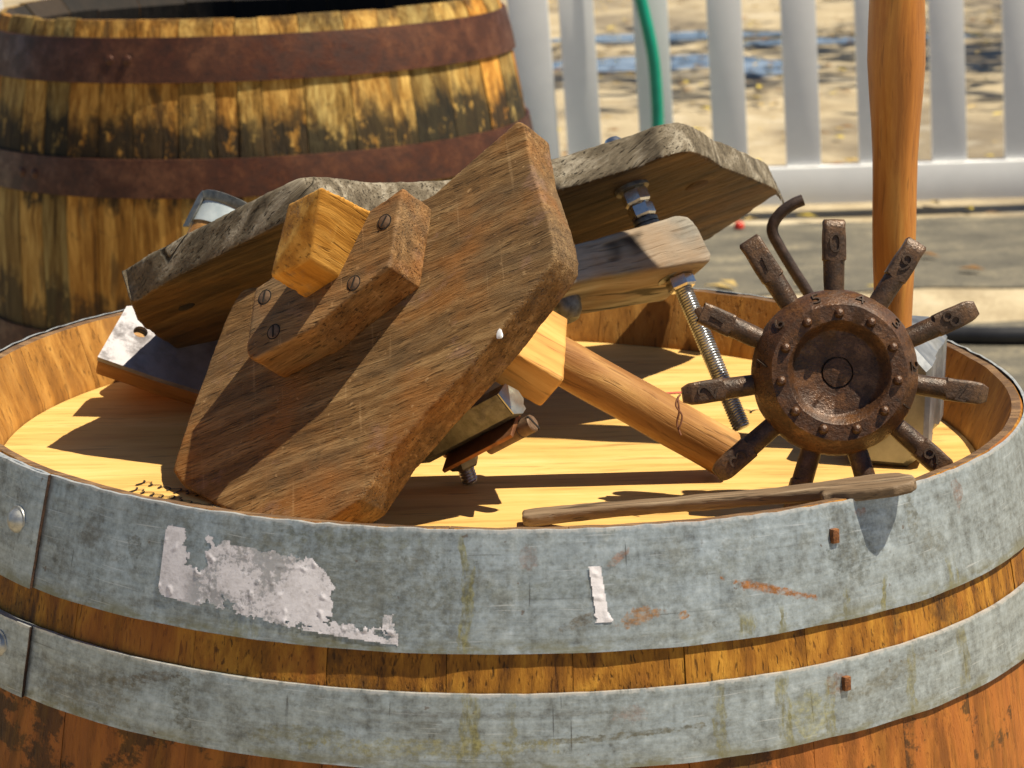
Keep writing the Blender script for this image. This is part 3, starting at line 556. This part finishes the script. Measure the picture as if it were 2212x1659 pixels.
def rear_rivets(h, z, a):
    for da in (-.035, .035):
        rr = rrad(z)+.0046; link('rivet', rrv, M_rhoop, h, axes((rr*math.cos(a+da), rr*math.sin(a+da), z), (math.cos(a+da), math.sin(a+da), 0), (-math.sin(a), math.cos(a), 0)))
rrv = mesh(lathe([(.0001, .003), (.004, .0024), (.006, .001), (.0065, -.001)], 12))
for z0, z1 in ((.713, .764), (.583, .627), (.36, .418), (.20, .25), (.05, .10)): rear_rivets(hoop_rear(z0, z1), (z0+z1)/2, 2.2+z0*3)

# ================================================================== FRONT BARREL
HZ = -.038; BOT = GZ
def frad(z):  # outer wood radius, z measured from the rim downwards (z <= 0)
    t = (z+.34)/.34; return .342-.0455*t*t
fb = thing('oak_barrel', T((0, 0, BOT)), 'oak barrel with galvanised steel hoops used as a table for the tools', 'barrel')
IV = T((0, 0, -BOT))
random.seed(4); NS = 30; wts = [random.uniform(.75, 1.3) for _ in range(NS)]; sw = sum(wts); q = R(-90-3); al = [q]
for w_ in wts: q += 2*PI*w_/sw; al.append(q)
for i in range(NS):
    g = .0006; a0, a1 = al[i]+g, al[i+1]-g; dr = random.uniform(-.0004, .0004)
    pr = [(frad(z)+dr, z) for z in (BOT, -.6, -.5, -.42, -.34, -.26, -.19, -.14, -.10, -.06, -.02, -.001)]+[(frad(0)-.0012, .0006), (frad(0)-.006, .0002), (.2775, HZ+.004), (.2765, HZ-.004), (.29, -.12), (.31, -.34), (.28, -.6), (.27, BOT)]
    bm = lathe(pr, 5, a0, a1, closed=True); bmesh.ops.recalc_face_normals(bm, faces=bm.faces[:])
    for v in bm.verts:
        if v.co.z > -.01: v.co.z += .0008*noise.noise(v.co*60)
    for f in bm.faces:
        c = f.calc_center_median(); rad = Vector((c.x, c.y, 0)).normalized()
        if f.normal.dot(rad) < .3 and c.z > -.1: f.material_index = 2 if f.normal.z > .4 and c.z > -.01 else 1
    link('stave', mesh(bm, ang=20), [W_stave, W_inner, W_rim], fb, IV)
hd = link('barrel_head', mesh(lathe([(0, HZ-.018), (.277, HZ-.018), (.2772, HZ-.002), (.2762, HZ), (.12, HZ), (0, HZ)], 96)), W_head, fb, IV)
# marker handwriting on the head, half hidden under the board
def script(x0, y0, dx, dy, n, amp, seed, size):
    random.seed(seed); pts = []; L = math.hypot(dx, dy); ex = Vector((dx/L, dy/L)); ey = Vector((-ex.y, ex.x)); lp = 0
    for i in range(n*24):
        t = i/(n*24); ph = i/24*2*PI; k_ = random.uniform(.9, 1.1); am = amp*(.55+.6*abs(noise.noise(Vector((i*.03, seed, 0))))+(.8 if (i//24) % 4 == 0 else 0))
        p = Vector((x0, y0))+ex*(t*L+size*.35*math.sin(ph))+ey*(am*math.cos(ph)); pts.append((p.x, p.y))
    return stroke(pts, .0009, HZ+.0006)
for L_ in [(-.188, -.090, .06, -.042, 11, .0030, 1, .005), (-.190, -.104, .066, -.046, 12, .0034, 2, .005), (-.180, -.118, .066, -.046, 12, .0036, 3, .005), (-.166, -.132, .06, -.043, 10, .0036, 6, .005), (.142, .078, .03, -.004, 3, .006, 4, .006), (.166, .066, .02, -.004, 2, .007, 5, .006)]:
    link('handwriting', mesh(script(*L_), smooth=False), M_ink, hd)
for c in ([(.10, .118), (.13, .126), (.16, .136)], [(.215, .02), (.235, -.005), (.243, -.02)], [(-.045, -.186), (.0, -.196), (.05, -.20)]):
    link('printed_line', mesh(stroke(c, .004, HZ+.0005), smooth=False), M_redink, hd)
# hoops: a strip bent round and lapped over its own end
def hoop(v0, v1, e, seam, mat, burr):
    n = 300; lap = R(17); a_s = seam-lap; bm = bmesh.new(); uvl = bm.loops.layers.uv.new('uv'); rows = []; tot = 2*PI+lap; nv = 8
    zs = [v0+(v1-v0)*j/nv for j in range(nv+1)]
    for i in range(n+1):
        a = a_s+tot*i/n; f = max(0, min(1, (i/n*tot-(2*PI-R(6)))/R(6))); ex = e+.0019*f; row = []
        for j, z in enumerate(zs):
            rr = frad(z)+ex+.0006*noise.noise(Vector((math.cos(a)*7, math.sin(a)*7, z*25+v0)))+.0003*noise.noise(Vector((math.cos(a)*30, math.sin(a)*30, z*70)))
            zz = z+(burr*noise.noise(Vector((a*60, 1, 0)))+burr*.6*noise.noise(Vector((a*190, 2, 0))) if j == 0 else 0)+(.0008*noise.noise(Vector((a*9, 3, v0))) if j == nv else 0)
            row.append((bm.verts.new((rr*math.cos(a), rr*math.sin(a), zz)), ((a+PI/2)*.305, z-v0)))
        # folded lips give the band its thickness
        t0, t1 = row[0], row[-1]
        rr = frad(zs[0])+ex-.0016; z_ = t0[0].co.z; lipt = (bm.verts.new((rr*math.cos(a), rr*math.sin(a), z_)), (t0[1][0], .0008))
        rr = frad(zs[-1])+ex-.0016; lipb = (bm.verts.new((rr*math.cos(a), rr*math.sin(a), t1[0].co.z)), (t1[1][0], t1[1][1]-.0008))
        rows.append([lipt]+row+[lipb])
    for i in range(n):
        for j in range(len(rows[0])-1):
            q4 = [rows[i][j], rows[i][j+1], rows[i+1][j+1], rows[i+1][j]]; fc = bm.faces.new([x[0] for x in q4])
            for l, x in zip(fc.loops, q4): l[uvl].uv = x[1]
    fc = [x[0] for x in rows[-1]]; fc = bm.faces.new(fc); fc.material_index = 1
    bm.normal_update()
    me = bpy.data.meshes.new('h'); bm.to_mesh(me); bm.free(); me.shade_smooth(); me.set_sharp_from_angle(angle=R(40))
    return link('hoop', me, [mat, M_rim_rust], fb, IV)
SEAM1, SEAM2 = R(-134.3), R(-133.5)
h1 = hoop(.001, -.0525, .0024, SEAM1, M_hoop1, .0009); h2 = hoop(-.0700, -.1040, .0024, SEAM2, M_hoop2, .0003)
hoop(-.22, -.25, .0024, R(-100), M_hoop2, .0003); hoop(-.43, -.46, .0024, R(-60), M_hoop2, .0003); hoop(-.576, -.61, .0024, R(-80), M_hoop2, .0003); hoop(-.627, -.679, .0024, R(-120), M_hoop1, .0003)
def onhoop(a, z, e=.0):   # frame on the hoop skin: z axis outwards
    r_ = frad(z)+.0024+e; c = Vector((r_*math.cos(a), r_*math.sin(a), z)); return axes(c, (math.cos(a), math.sin(a), .1), (-math.sin(a), math.cos(a), 0))
rv = mesh(lathe([(.0001, .0042), (.0030, .0036), (.0050, .0022), (.0062, .0002), (.0074, 0), (.0078, -.002)], 20))
link('rivet', rv, M_rivet, h1, onhoop(R(-138), -.0245, .0019)); link('rivet', rv, M_rivet, h2, onhoop(R(-137.8), -.0845, .0019))
nl_ = mesh(box(-.0019, .0019, -.0034, .0034, -.001, .0024, .0006))
link('nail', nl_, M_nail, h1, onhoop(-PI/2+.1719/.305, -.0134)); link('nail', nl_, M_nail, h2, onhoop(-PI/2+.1695/.305, -.0804))
# torn paper left on the hoop
def paper_mesh(mask, u0, u1, v0, v1, d, e, curl):
    bm = bmesh.new(); uvl = bm.loops.layers.uv.new('uv'); nu, nv = int((u1-u0)/d), int((v0-v1)/d); V = {}
    def vert(i, j):
        if (i, j) not in V:
            u = u0+i*d; v = v0-j*d; a = u/.305-PI/2; r_ = frad(v)+.0024+e+curl(u, v); V[(i, j)] = (bm.verts.new((r_*math.cos(a), r_*math.sin(a), v)), (u, v))
        return V[(i, j)]
    for i in range(nu):
        for j in range(nv):
            if mask(u0+(i+.5)*d, v0-(j+.5)*d):
                q4 = [vert(i, j), vert(i+1, j), vert(i+1, j+1), vert(i, j+1)]; f = bm.faces.new([x[0] for x in q4])
                for l, x in zip(f.loops, q4): l[uvl].uv = x[1]
    me = bpy.data.meshes.new('p'); bm.to_mesh(me); bm.free(); me.shade_smooth(); return me
def lmask(u, v):
    s = (u+.1545)/.119; t = -(v+.0076+.085*(u+.1545))/.0318
    p = Vector((u*170, v*170, 1)); nz = .10*noise.noise(p)+.06*noise.noise(p*3.1); t2 = t+nz; s2 = s+.25*nz
    if s < 0 or t < .0 or t > 1 or s > .985: return False
    cr = .03
    if s < cr and (t < .07 or t > .93) and (s-cr)**2/cr**2+((t if t < .5 else 1-t)-.07)**2/.0049 > 1: return False
    if s2 < .085: return True
    if s2 < .20: return t2 > .52+.5*max(0, .10-s2)*0 or (s2 < .11 and t2 > .25)
    if .19 < s2 < .26 and t2 > .90: return False
    if .30 < s2 < .345 and t2 > .84: return False
    if s2 < .72:
        if s2 > .60 and ((s2-.60)/.135)**2+((t2-.5)/.50)**2 > 1: return t2 > .86
        return t2 < (.97 if s2 < .56 else .93) and t2 > .05
    if t2 > .82: return not ((s2-.93)**2/.0009+(t2-.90)**2/.003 < 1)
    return s2 > .93 and t2 > .62 and s2 < .972
def curlf(u, v):
    n = noise.noise(Vector((u*240, v*240, 3))); return .0001+max(0, n-.32)*.0011
lp_ = link('paper_label', paper_mesh(lmask, -.156, -.034, -.004, -.0522, .0006, .00035, curlf), M_paper, h1); 
def tmask(u, v):
    a = .0034+.0012*noise.noise(Vector((v*300, 1, 0))); c_ = .0500+.12*(-.0150-v)
    if -.0350 < v < -.0150: return c_-.0028 < u < c_+a-.0006
    return -.0395 < v <= -.0350 and abs(u-.0525) < .0052*(.6+.9*noise.noise(Vector((u*300, v*300, 0)))) 
link('tape_strip', paper_mesh(tmask, .040, .064, -.013, -.042, .0005, .0004, lambda u, v: .0001+max(0, noise.noise(Vector((u*300, v*300, 0))))*.0006), M_tape, h1)

# ================================================================== TOOLS ON THE HEAD
# --- brown board with nailed block and square peg
B = G['board']; bt = thing('wooden_jig', MX(B['M']), 'slanted brown plank leaning up front with a nailed block and square orange peg', 'wood tool')
me = worn(prism(B['out'], -B['th'], 0, .0007), .0013, .0016, .0004, 1, 2, .00012); link('plank', me, W_board, bt)
Cc = G['cleat']; me = worn(prism(Cc['out'], -.001, Cc['th'], .0007), .0011, .0026, .0003, 2, 2, .00015); cl = link('block', me, W_cleat, bt)
pg = G['peg']; me = worn(hull([tuple(p) for p in pg['front']+pg['base']], .0007), .001, .0020, .0003, 3, 2, .0001); pe = link('peg', me, W_peg, bt)
# peg grain runs along the peg: give it its own frame
A0 = sum((Vector(p) for p in pg['front']), Vector())/4; B0 = sum((Vector(p) for p in pg['base']), Vector())/4
X = (A0-B0).normalized(); fm = axes(A0, X.cross(Vector((0, 0, 1))), X); me.transform(fm.inverted()); pe.matrix_local = fm
ph = lathe([(0, .0004), (.0011, .0004), (.0012, .0)], 12); fc = (Vector(pg['front'][0])+Vector(pg['front'][2]))/2
sm = bmesh.new()
sm = lathe([(0, .0004), (.0030, .0004), (.0036, .0001), (.0038, -.002)], 22)
sme = mesh(sm); slot = mesh(box(-.0032, .0032, -.0004, .0004, 0, .0006, 0))
sring = mesh(lathe([(.0037, .0003), (.0043, .0003), (.0045, -.001)], 22))
for i, s in enumerate(G['screws']):
    a = link('screw', sme, M_screw, cl, T((s[0], s[1], s[2]+.0002)) @ Matrix.Rotation(.9+.2*i, 4, 'Z'))
link_slots = [link('screw_slot', slot, M_hole, cl, T((s[0], s[1], s[2]+.0003)) @ Matrix.Rotation(.9+.2*i, 4, 'Z')) for i, s in enumerate(G['screws'])]
for s in G['screws']: link('countersink', sring, M_hole, cl, T((s[0], s[1], s[2]-.0001)))
fk = Vector(G['fleck']); bm = bmesh.new(); bmesh.ops.create_icosphere(bm, subdivisions=2, radius=.0021)
for v in bm.verts: v.co = Vector((v.co.x*.9, v.co.y*1.2, v.co.z*.35))*(1+.5*noise.noise(v.co*700))
link('paint_fleck', mesh(bm), M_whitefleck, bt, T(fk))

# --- wooden clamp: weathered plank jaw, lower bar, bolts, threaded rod
cw = thing('wooden_clamp', MX(G['clamp']['M']), 'weathered grey wooden clamp with threaded rod and bright nuts behind the slanted plank', 'clamp')
CI = MX(G['clamp']['M']).inverted(); PM = CI @ MX(G['plankM']); P_ = G['plank']
out = P_['out']; bm = prism(out, 0, P_['th'], .0014); me = worn(bm, .0016, .0020, .0004, 4, 2, .00035, (16, 260, 260))
jaw = link('jaw', me, [W_grey, W_under], cw, PM); face_mats(me, lambda n, c: 1 if n.z < -.45 else 0)
hb_ = G['plhole']; bm = bmesh.new(); bmesh.ops.create_icosphere(bm, subdivisions=2, radius=1)
for v in bm.verts: v.co = Vector((v.co.x*.0050, v.co.y*.0042, v.co.z*.0018))*(1+.2*noise.noise(v.co*3))
link('peg_hole', mesh(bm), M_hole, jaw, T((hb_[0], hb_[1], 0)))
kn = G['knot']; bm = bmesh.new(); bmesh.ops.create_icosphere(bm, subdivisions=2, radius=1)
for v in bm.verts: v.co = Vector((v.co.x*.0075, v.co.y*.0085, v.co.z*.0012))*(1+.25*noise.noise(v.co*2.5))
link('knot', mesh(bm), wood('dark_knot', (.02, .012, .006), (.06, .03, .012), (.11, .06, .022), 31, 160, bump=1.), jaw, T((kn[0], kn[1], 0)))
bo = [(x, z) for x, z in G['bar']]; bm = prism(bo, -.042, .020, .006, 4)      # (w, u) outline, extruded along v
me = worn(bm, .0016, .0012, .0004, 5, 5); me.transform(Matrix(((1, 0, 0, 0), (0, 0, -1, 0), (0, 1, 0, 0), (0, 0, 0, 1))))
bar = link('bar', me, W_bar, cw)
RL = G['clamp']['rodlen']; L0 = RL-.02
link('threaded_rod', mesh(threaded(.0055, -L0+.0015, .036, .00165, 22)), M_rod, cw)
sp = .0075; zb = .0105   # underside height of the bar at the rod
link('washer', mesh(lathe([(.0045, zb-.0022), (.0125, zb-.0022), (.0128, zb-.001), (.0125, zb+.003), (.0045, zb+.003)], 32)), M_washer, cw)
link('hex_nut', mesh(hexnut(.0088, zb-.0105, zb-.0022)), M_chrome, cw, Matrix.Rotation(.35, 4, 'Z'))
BL = G['bolt1l']; bz = BL[2]; bM = T((BL[0], -BL[1], bz)) 
link('bolt', mesh(threaded(.0048, -.035, .026, .00165, 20)), M_rod, cw, bM)
link('washer', mesh(lathe([(.0045, -.0022), (.0105, -.0022), (.0107, -.001), (.0105, .003), (.0045, .003)], 32)), M_washer, cw, bM)
link('hex_nut', mesh(hexnut(.0084, -.0115, -.0022)), M_chrome, cw, bM @ Matrix.Rotation(.2, 4, 'Z'))
link('hex_nut', mesh(hexnut(.0080, -.0205, -.0117)), M_chrome, cw, bM @ Matrix.Rotation(.45, 4, 'Z'))
for q in range(3): link('spring_washer', mesh(lathe([(.0046, -.0015), (.0076, -.0013), (.0078, 0), (.0076, .0012), (.0046, .0014)], 24)), M_washer, cw, bM @ T((0, 0, -.0225-.0031*q)) @ Matrix.Rotation(R(5), 4, 'X'))
dm = lathe([(0, .0135), (.004, .0125), (.0068, .009), (.0078, .005), (.0078, .0)], 24)
link('dome_nut', mesh(dm), M_chrome, cw, bM @ T((0, 0, .0200)))
link('washer', mesh(lathe([(.001, .0015), (.0115, .0015), (.0117, .0), (.0115, -.003)], 28)), M_washer, cw, bM @ T((0, 0, .0205)))
b2 = G['bolt2']; b2M = T((b2[0], b2[1]+.012, 0))
link('bolt', mesh(threaded(.0048, .004, .07, .00165, 18)), M_rod, cw, b2M); link('dome_nut', mesh(lathe([(0, -.008), (.006, -.007), (.0095, -.003), (.011, .003), (.011, .012)], 24)), M_washer, cw, b2M @ T((0, 0, .008)))
link('hex_nut', mesh(hexnut(.0080, .041, .048)), M_chrome, cw, b2M @ T((-.003, -.018, 0)))

# --- orange mallet
Md = G['mallet']; ml = thing('wooden_mallet', MX(Md['M']), 'orange wooden mallet with square head and round handle resting on the barrel head', 'mallet')
L = Md['L']
bm = cyl(.0130, .0122, 0, L+.02, 32, .0012, 16)
for v in bm.verts: v.co += Vector((noise.noise(v.co*40), noise.noise(v.co*40+Vector((5, 0, 0))), 0))*.0005
me = mesh(bm); me.transform(Matrix.Rotation(R(90), 4, 'Y')); link('handle', me, W_shaft, ml)
me = worn(box(L-.0008, L+.042, -.006, .016, -.039, .015, .0008), .0011, .0030, .0003, 6, 2, .0001); link('mallet_head', me, W_mallet, ml)

# --- number wheel
Wd = G['wheel']; px = Wd['s']; wh = thing('number_wheel', MX(Wd['M']), 'rusty iron number wheel with eleven stamped spokes leaning on the barrel head', 'wheel')
prof = [(0, -.030), (120, -.030), (165, -.022), (179, -.014), (181, -.006), (176, -.001), (150, .0075), (146, .0085), (112, .0085), (108, .0078), (97, .0015), (90, .0002), (40, -.0004), (35, -.0004), (34.4, -.0022), (31.5, -.0022), (31, 0), (12, .0006), (0, .0006)]
bm = lathe([(r*px if r > 0 else 0, z) for r, z in prof], 128)
for v in bm.verts:
    n_ = noise.noise(v.co*90)*.0004+noise.noise(v.co*320)*.0002; rr = Vector((v.co.x, v.co.y, 0)); rr.normalize() if rr.length > 1e-6 else None; v.co += rr*n_+Vector((0, 0, n_))
hub = link('hub', mesh(bm, ang=35), M_wheel, wh)
bm = lathe([(0, .0042), (5, .0040), (9, .0030), (12, .0012), (12.6, -.001)] and [(0, .0030), (5*px, .0028), (8.5*px, .0021), (10.8*px, .0010), (11.4*px, -.001)], 16)
for v in bm.verts: v.co *= 1+.10*noise.noise(v.co*500)
rvm = mesh(bm)
for i in range(11):
    a = R(90.5+32.727*i); link('rivet', rvm, M_rivr if i % 3 else M_wheel, hub, T((127*px*math.cos(a), 127*px*math.sin(a), .0083)))
def spoke_mesh(kind, seed):
    # local +x outwards from the hub; round shank, then a squared number block with a chisel or pointed tip
    bm = bmesh.new(); rows = []; random.seed(seed); n = 16
    tip = 340+random.uniform(-8, 6)
    st = [(150, 21.5, 22, 0), (200, 23, 22, 0), (243, 23.5, 22, 0), (246, 25, 21, .9), (290, 25, 21, 1), (318, 24, 19, 1)]
    st += [(tip-12, 22, 16, 1), (tip, 16, 10, 1)] if kind == 'flat' else ([(tip-40, 25, 18, 1), (tip-14, 12, 10, 1), (tip-2, 3, 4, 1)] if kind == 'point' else [(tip-6, 25, 15, 1), (tip, 22, 8, 1)])
    for x, w, h, sq in st:
        row = []
        for i in range(n):
            a = 2*PI*i/n; c, s = math.cos(a), math.sin(a); e = 1 if not sq else .32
            row.append(bm.verts.new((x*px, math.copysign(abs(c)**e, c)*w*px, math.copysign(abs(s)**e, s)*h*px)))
        rows.append(row)
    for j in range(len(rows)-1):
        for i in range(n): bm.faces.new((rows[j][i], rows[j][(i+1) % n], rows[j+1][(i+1) % n], rows[j+1][i]))
    bm.faces.new(rows[0][::-1]); bm.faces.new(rows[-1])
    bmesh.ops.subdivide_edges(bm, edges=[e for e in bm.edges if e.calc_length() > .004], cuts=2, use_grid_fill=True)
    for v in bm.verts: q_ = v.co+Vector((seed, 0, 0)); v.co += Vector((noise.noise(q_*150), noise.noise(q_*150+Vector((9, 0, 0))), noise.noise(q_*150+Vector((0, 9, 0)))))*.00025
    return mesh(bm, ang=40)
SP = [(90.3, '0', 'chisel'), (123.0, 'I', 'chisel'), (155.7, 'I', 'point'), (188.5, '2', 'flat'), (221.2, '3', 'flat'), (253.9, '4', 'flat'), (286.6, '5', 'flat'), (319.3, '9', 'flat'), (352.1, '7', 'flat'), (24.8, '8', 'flat'), (57.5, '9', 'chisel')]
DROT = [0, 25, 60, 75, 125, 0, 0, 45, 165, 60, -30]
for i, (a, s, kind) in enumerate(SP):
    sm_ = Matrix.Rotation(R(a), 4, 'Z') @ T((0, 0, -.010)) @ Matrix.Rotation(R(-1.5+i % 3), 4, 'Y')
    so = link('spoke', spoke_mesh(kind, i+1), M_spoke, wh, sm_)
    if s in '45': continue
    tm = text_mesh(s, 62*px if s != 'I' else 48*px, .0007); d = link('figure', tm, M_digit, so, T((280*px, 0, 21.6*px)) @ Matrix.Rotation(R(DROT[i]-a), 4, 'Z'))
for s, a in (('4', 73), ('5', 106.6), ('3', 40), ('2', 5), ('1', -26), ('6', 141), ('7', 174)):
    tm = text_mesh(s, 48*px, .0006); aa = R(a); tl = math.atan2(.0085, 28*px)
    link('figure', tm, M_digit, hub, Matrix.Rotation(aa-PI/2, 4, 'Z') @ T((0, 164*px, .0035)) @ Matrix.Rotation(-tl, 4, 'X'))
link('twine', mesh(tube([(-.0795, -.0115, -.004), (-.081, -.0135, .001), (-.0805, -.020, .002), (-.0815, -.026, .001), (-.0795, -.032, .002)], .00055, 6, 4)), M_string, wh)
link('twine', mesh(tube([(-.081, -.0125, .001), (-.0822, -.017, .002), (-.079, -.022, .002), (-.0803, -.028, .002)], .0005, 6, 4)), M_string, wh)

# --- wooden lever lying from the head to the rim
Lv = G['lever']; me = worn(prism(Lv['out'], -.0056, 0, .0008), .0009, .0012, .0004, 7, 3, .00015)
tag(link('wooden_latch', me, W_lever, M=MX(Lv['M'])), 'narrow grey-brown wooden latch with a rounded hooked paddle lying on the rim at front right', 'latch')

# --- sledge hammer
Sx, Sy, Sz = G['sledge']; sl_ = thing('sledge_hammer', T((Sx-.004, Sy+.034, Sz)), 'sledge hammer standing on its steel head with an upright varnished handle', 'hammer')
def octo(w, h, c): return [(-w+c, -h), (w-c, -h), (w, -h+c), (w, h-c), (w-c, h), (-w+c, h), (-w, h-c), (-w, -h+c)]
bm = bmesh.new(); rows = []
for y, k_ in ((-.045, .90), (-.041, 1), (-.018, 1.0), (-.012, .93), (.012, .93), (.018, 1), (.041, 1), (.045, .9)): rows.append([bm.verts.new((x*k_, y, .0345+z*k_)) for x, z in octo(.0255, .0345, .011)])
for j in range(len(rows)-1):
    for i in range(8): bm.faces.new((rows[j][i], rows[j][(i+1) % 8], rows[j+1][(i+1) % 8], rows[j+1][i]))
bm.faces.new(rows[0][::-1]); bm.faces.new(rows[-1]); bev(bm, .0012, 2)
sh = link('hammer_head', mesh(bm), M_sledge, sl_); sh.matrix_local = Matrix.Rotation(R(-16), 4, 'Z')
bm = bmesh.new(); rows = []; n = 24; HN = 26
for j in range(HN+1):
    z = .060+.46*j/HN; t = j/HN; zz = z+Sz
    w = .0108+.0042*max(0, min(1, (zz-.06)/.12))**1.3-.0006*math.sin(zz*60); dpt = w*1.25; row = []
    for i in range(n):
        a = 2*PI*i/n; f = .98/max(abs(math.cos(a)), abs(math.sin(a)), (abs(math.cos(a))+abs(math.sin(a)))*.72)
        row.append(bm.verts.new((-.009*t*(.46/.27)+w*f*math.cos(a), dpt*f*math.sin(a), z)))
    rows.append(row)
for j in range(HN):
    for i in range(n): bm.faces.new((rows[j][i], rows[j][(i+1) % n], rows[j+1][(i+1) % n], rows[j+1][i]))
bm.faces.new(rows[0][::-1]); bm.faces.new(rows[-1])
hm = link('handle', mesh(bm), W_hick, sl_, T((-.001, 0, 0)))

# --- bent iron rod
tag(link('iron_hook', mesh(tube(G['hook'], .0036, 12, 6)), M_hook), 'brown bent iron rod with a hooked end rising behind the number wheel', 'rod')

# --- steel plate on wood block
Pd = G['plate']; pt_ = thing('plane_block', MX(Pd['M']), 'wood block faced with a bright steel plate with one round hole at left', 'block')
hx, hy = Pd['hole']; tx, ty = Pd['top']; rx_, ry_ = Pd['r']; orr = [(0, 0), (.0362, -.0012), (rx_+.02, .0), (rx_+.02, .050), (tx+.004, ty+.004), (tx-.003, ty)]
def plate_with_hole(out, hx, hy, hr, z0, z1, n=28):
    bm = bmesh.new(); hv = {}
    for z in (z0, z1):
        o_ = [bm.verts.new((x, y, z)) for x, y in out]; h_ = [bm.verts.new((hx+hr*math.cos(2*PI*i/n), hy+hr*math.sin(2*PI*i/n), z)) for i in range(n)]
        es = [bm.edges.new((o_[i], o_[(i+1) % len(o_)])) for i in range(len(o_))]+[bm.edges.new((h_[i], h_[(i+1) % n])) for i in range(n)]
        bmesh.ops.triangle_fill(bm, edges=es, use_beauty=True); hv[z] = (o_, h_)
    for k_ in (0, 1):
        A, Bb = hv[z0][k_], hv[z1][k_]
        for i in range(len(A)): bm.faces.new((A[i], A[(i+1) % len(A)], Bb[(i+1) % len(A)], Bb[i]))
    return bm
bm = plate_with_hole(orr, hx, hy, .0043, -.0034, 0); link('steel_plate', mesh(bm, ang=30), M_plate, pt_)
me = worn(prism([(x*.999+.0001, y) for x, y in orr], -.0165, -.0036, .0008), .0011, .0006, .0003, 8, 3); link('wood_block', me, W_shaft, pt_)

# --- banded mallet behind
Bx, By, Bz = G['band']; axv = Vector((.40, .45, .80)).normalized(); bd = thing('banded_mallet', axes((Bx, By, Bz), axv), 'wooden tool end wrapped in a galvanised metal band behind the plank at left', 'mallet')
bm = cyl(.0282, .0225, -.108, -.004, 32, .002, 8); me = mesh(bm); me.transform(Matrix.Identity(4)); link('handle', me, wood('orange_band_wood', (.34, .13, .035), (.52, .23, .07), (.66, .36, .14), 15, 60, rot=(0, R(90), 0)), bd)
bm = lathe([(.0235, -.008), (.0243, -.008), (.0243, .0055), (.0235, .0055)], 48, closed=True)
for v in bm.verts: v.co *= 1+.012*noise.noise(v.co*60)
bb = link('metal_band', mesh(bm), M_band, bd); link('inner_wood', mesh(cyl(.0233, .0233, -.02, .004, 32)), W_shaft, bd)
bm = lathe([(.0243, .0057), (.0256, .0072), (.0268, .0115), (.0262, .012), (.0238, .0075), (.0236, .0057)], 48, closed=True)
for v in bm.verts: v.co *= 1+.012*noise.noise(v.co*60)
link('flared_lip', mesh(bm), M_washer, bb)  # lip lies in shade; that shade is put into its dark metal colour
# clip where the strip laps: a folded ear
ea = R(205); bm = prism([(-.0035, -.014), (.0035, -.014), (.0042, .006), (.0030, .0115), (-.002, .0125), (-.0042, .008)], 0, .0014, .0004); 
link('band_clip', mesh(bm), M_washer, bb, axes((.0252*math.cos(ea), .0252*math.sin(ea), .0), (math.cos(ea+.25), math.sin(ea+.25), 0), (-math.sin(ea+.25), math.cos(ea+.25), 0)) @ Matrix.Rotation(0, 4, 'Z'))

# --- iron bracket behind the slanted plank
bxM = axes(G['brk'], (.62, -.30, .42), (.45, .3, -.75)); ib = thing('iron_bracket', bxM, 'grey iron bracket with bright angled end and bolts under the slanted plank', 'bracket')
# local z = axis (towards its bright end), x ~ downwards-right, y across
prf = [(-.0105, -.0060), (-.0075, .0055), (.0025, .0100), (.0075, .0085), (.0080, .0045), (.0105, .0035), (.0090, -.0020), (.0030, -.0085)]
bm = prism(prf, -.062, 0, .0006); link('bar', mesh(bm), [M_iron], ib)
cp = link('end_face', mesh(prism([(x*.985, y*.985) for x, y in prf], .0002, .0012, .0003)), M_face, ib)
link('flange', mesh(prism([(.0082, -.016), (.0105, -.016), (.0125, .004), (.0095, .004)], -.05, -.004, .0006)), M_copper, ib)
sb = bxM.inverted() @ Vector((-.0101, -.088, -.0365)); 
# stud pointing down to the head, with its nut
zc = bxM.inverted().to_3x3() @ Vector((-.30, -.10, .95)).normalized(); sM = axes(sb, zc)
link('stud', mesh(threaded(.0046, 0, .045, .0018, 18)), M_rod, ib, sM); link('hex_nut', mesh(hexnut(.0088, .0095, .0185)), M_iron, ib, sM); link('washer', mesh(lathe([(.0045, .0188), (.0095, .0188), (.0095, .0205), (.0045, .0205)], 24)), M_copper, ib, sM)
bm = lathe([(0, .030), (.0040, .030), (.0047, .0293), (.0047, .0225), (.0042, .0222), (.0042, .0215), (.0047, .0212), (.0047, 0), (0, 0)], 24)
cs = link('slotted_screw', mesh(bm), M_screw, ib, T((.0165, -.002, -.028)) ); link('screw_slot', mesh(box(-.0048, .0048, -.0006, .0006, .0285, .0303, 0)), M_hole, cs)
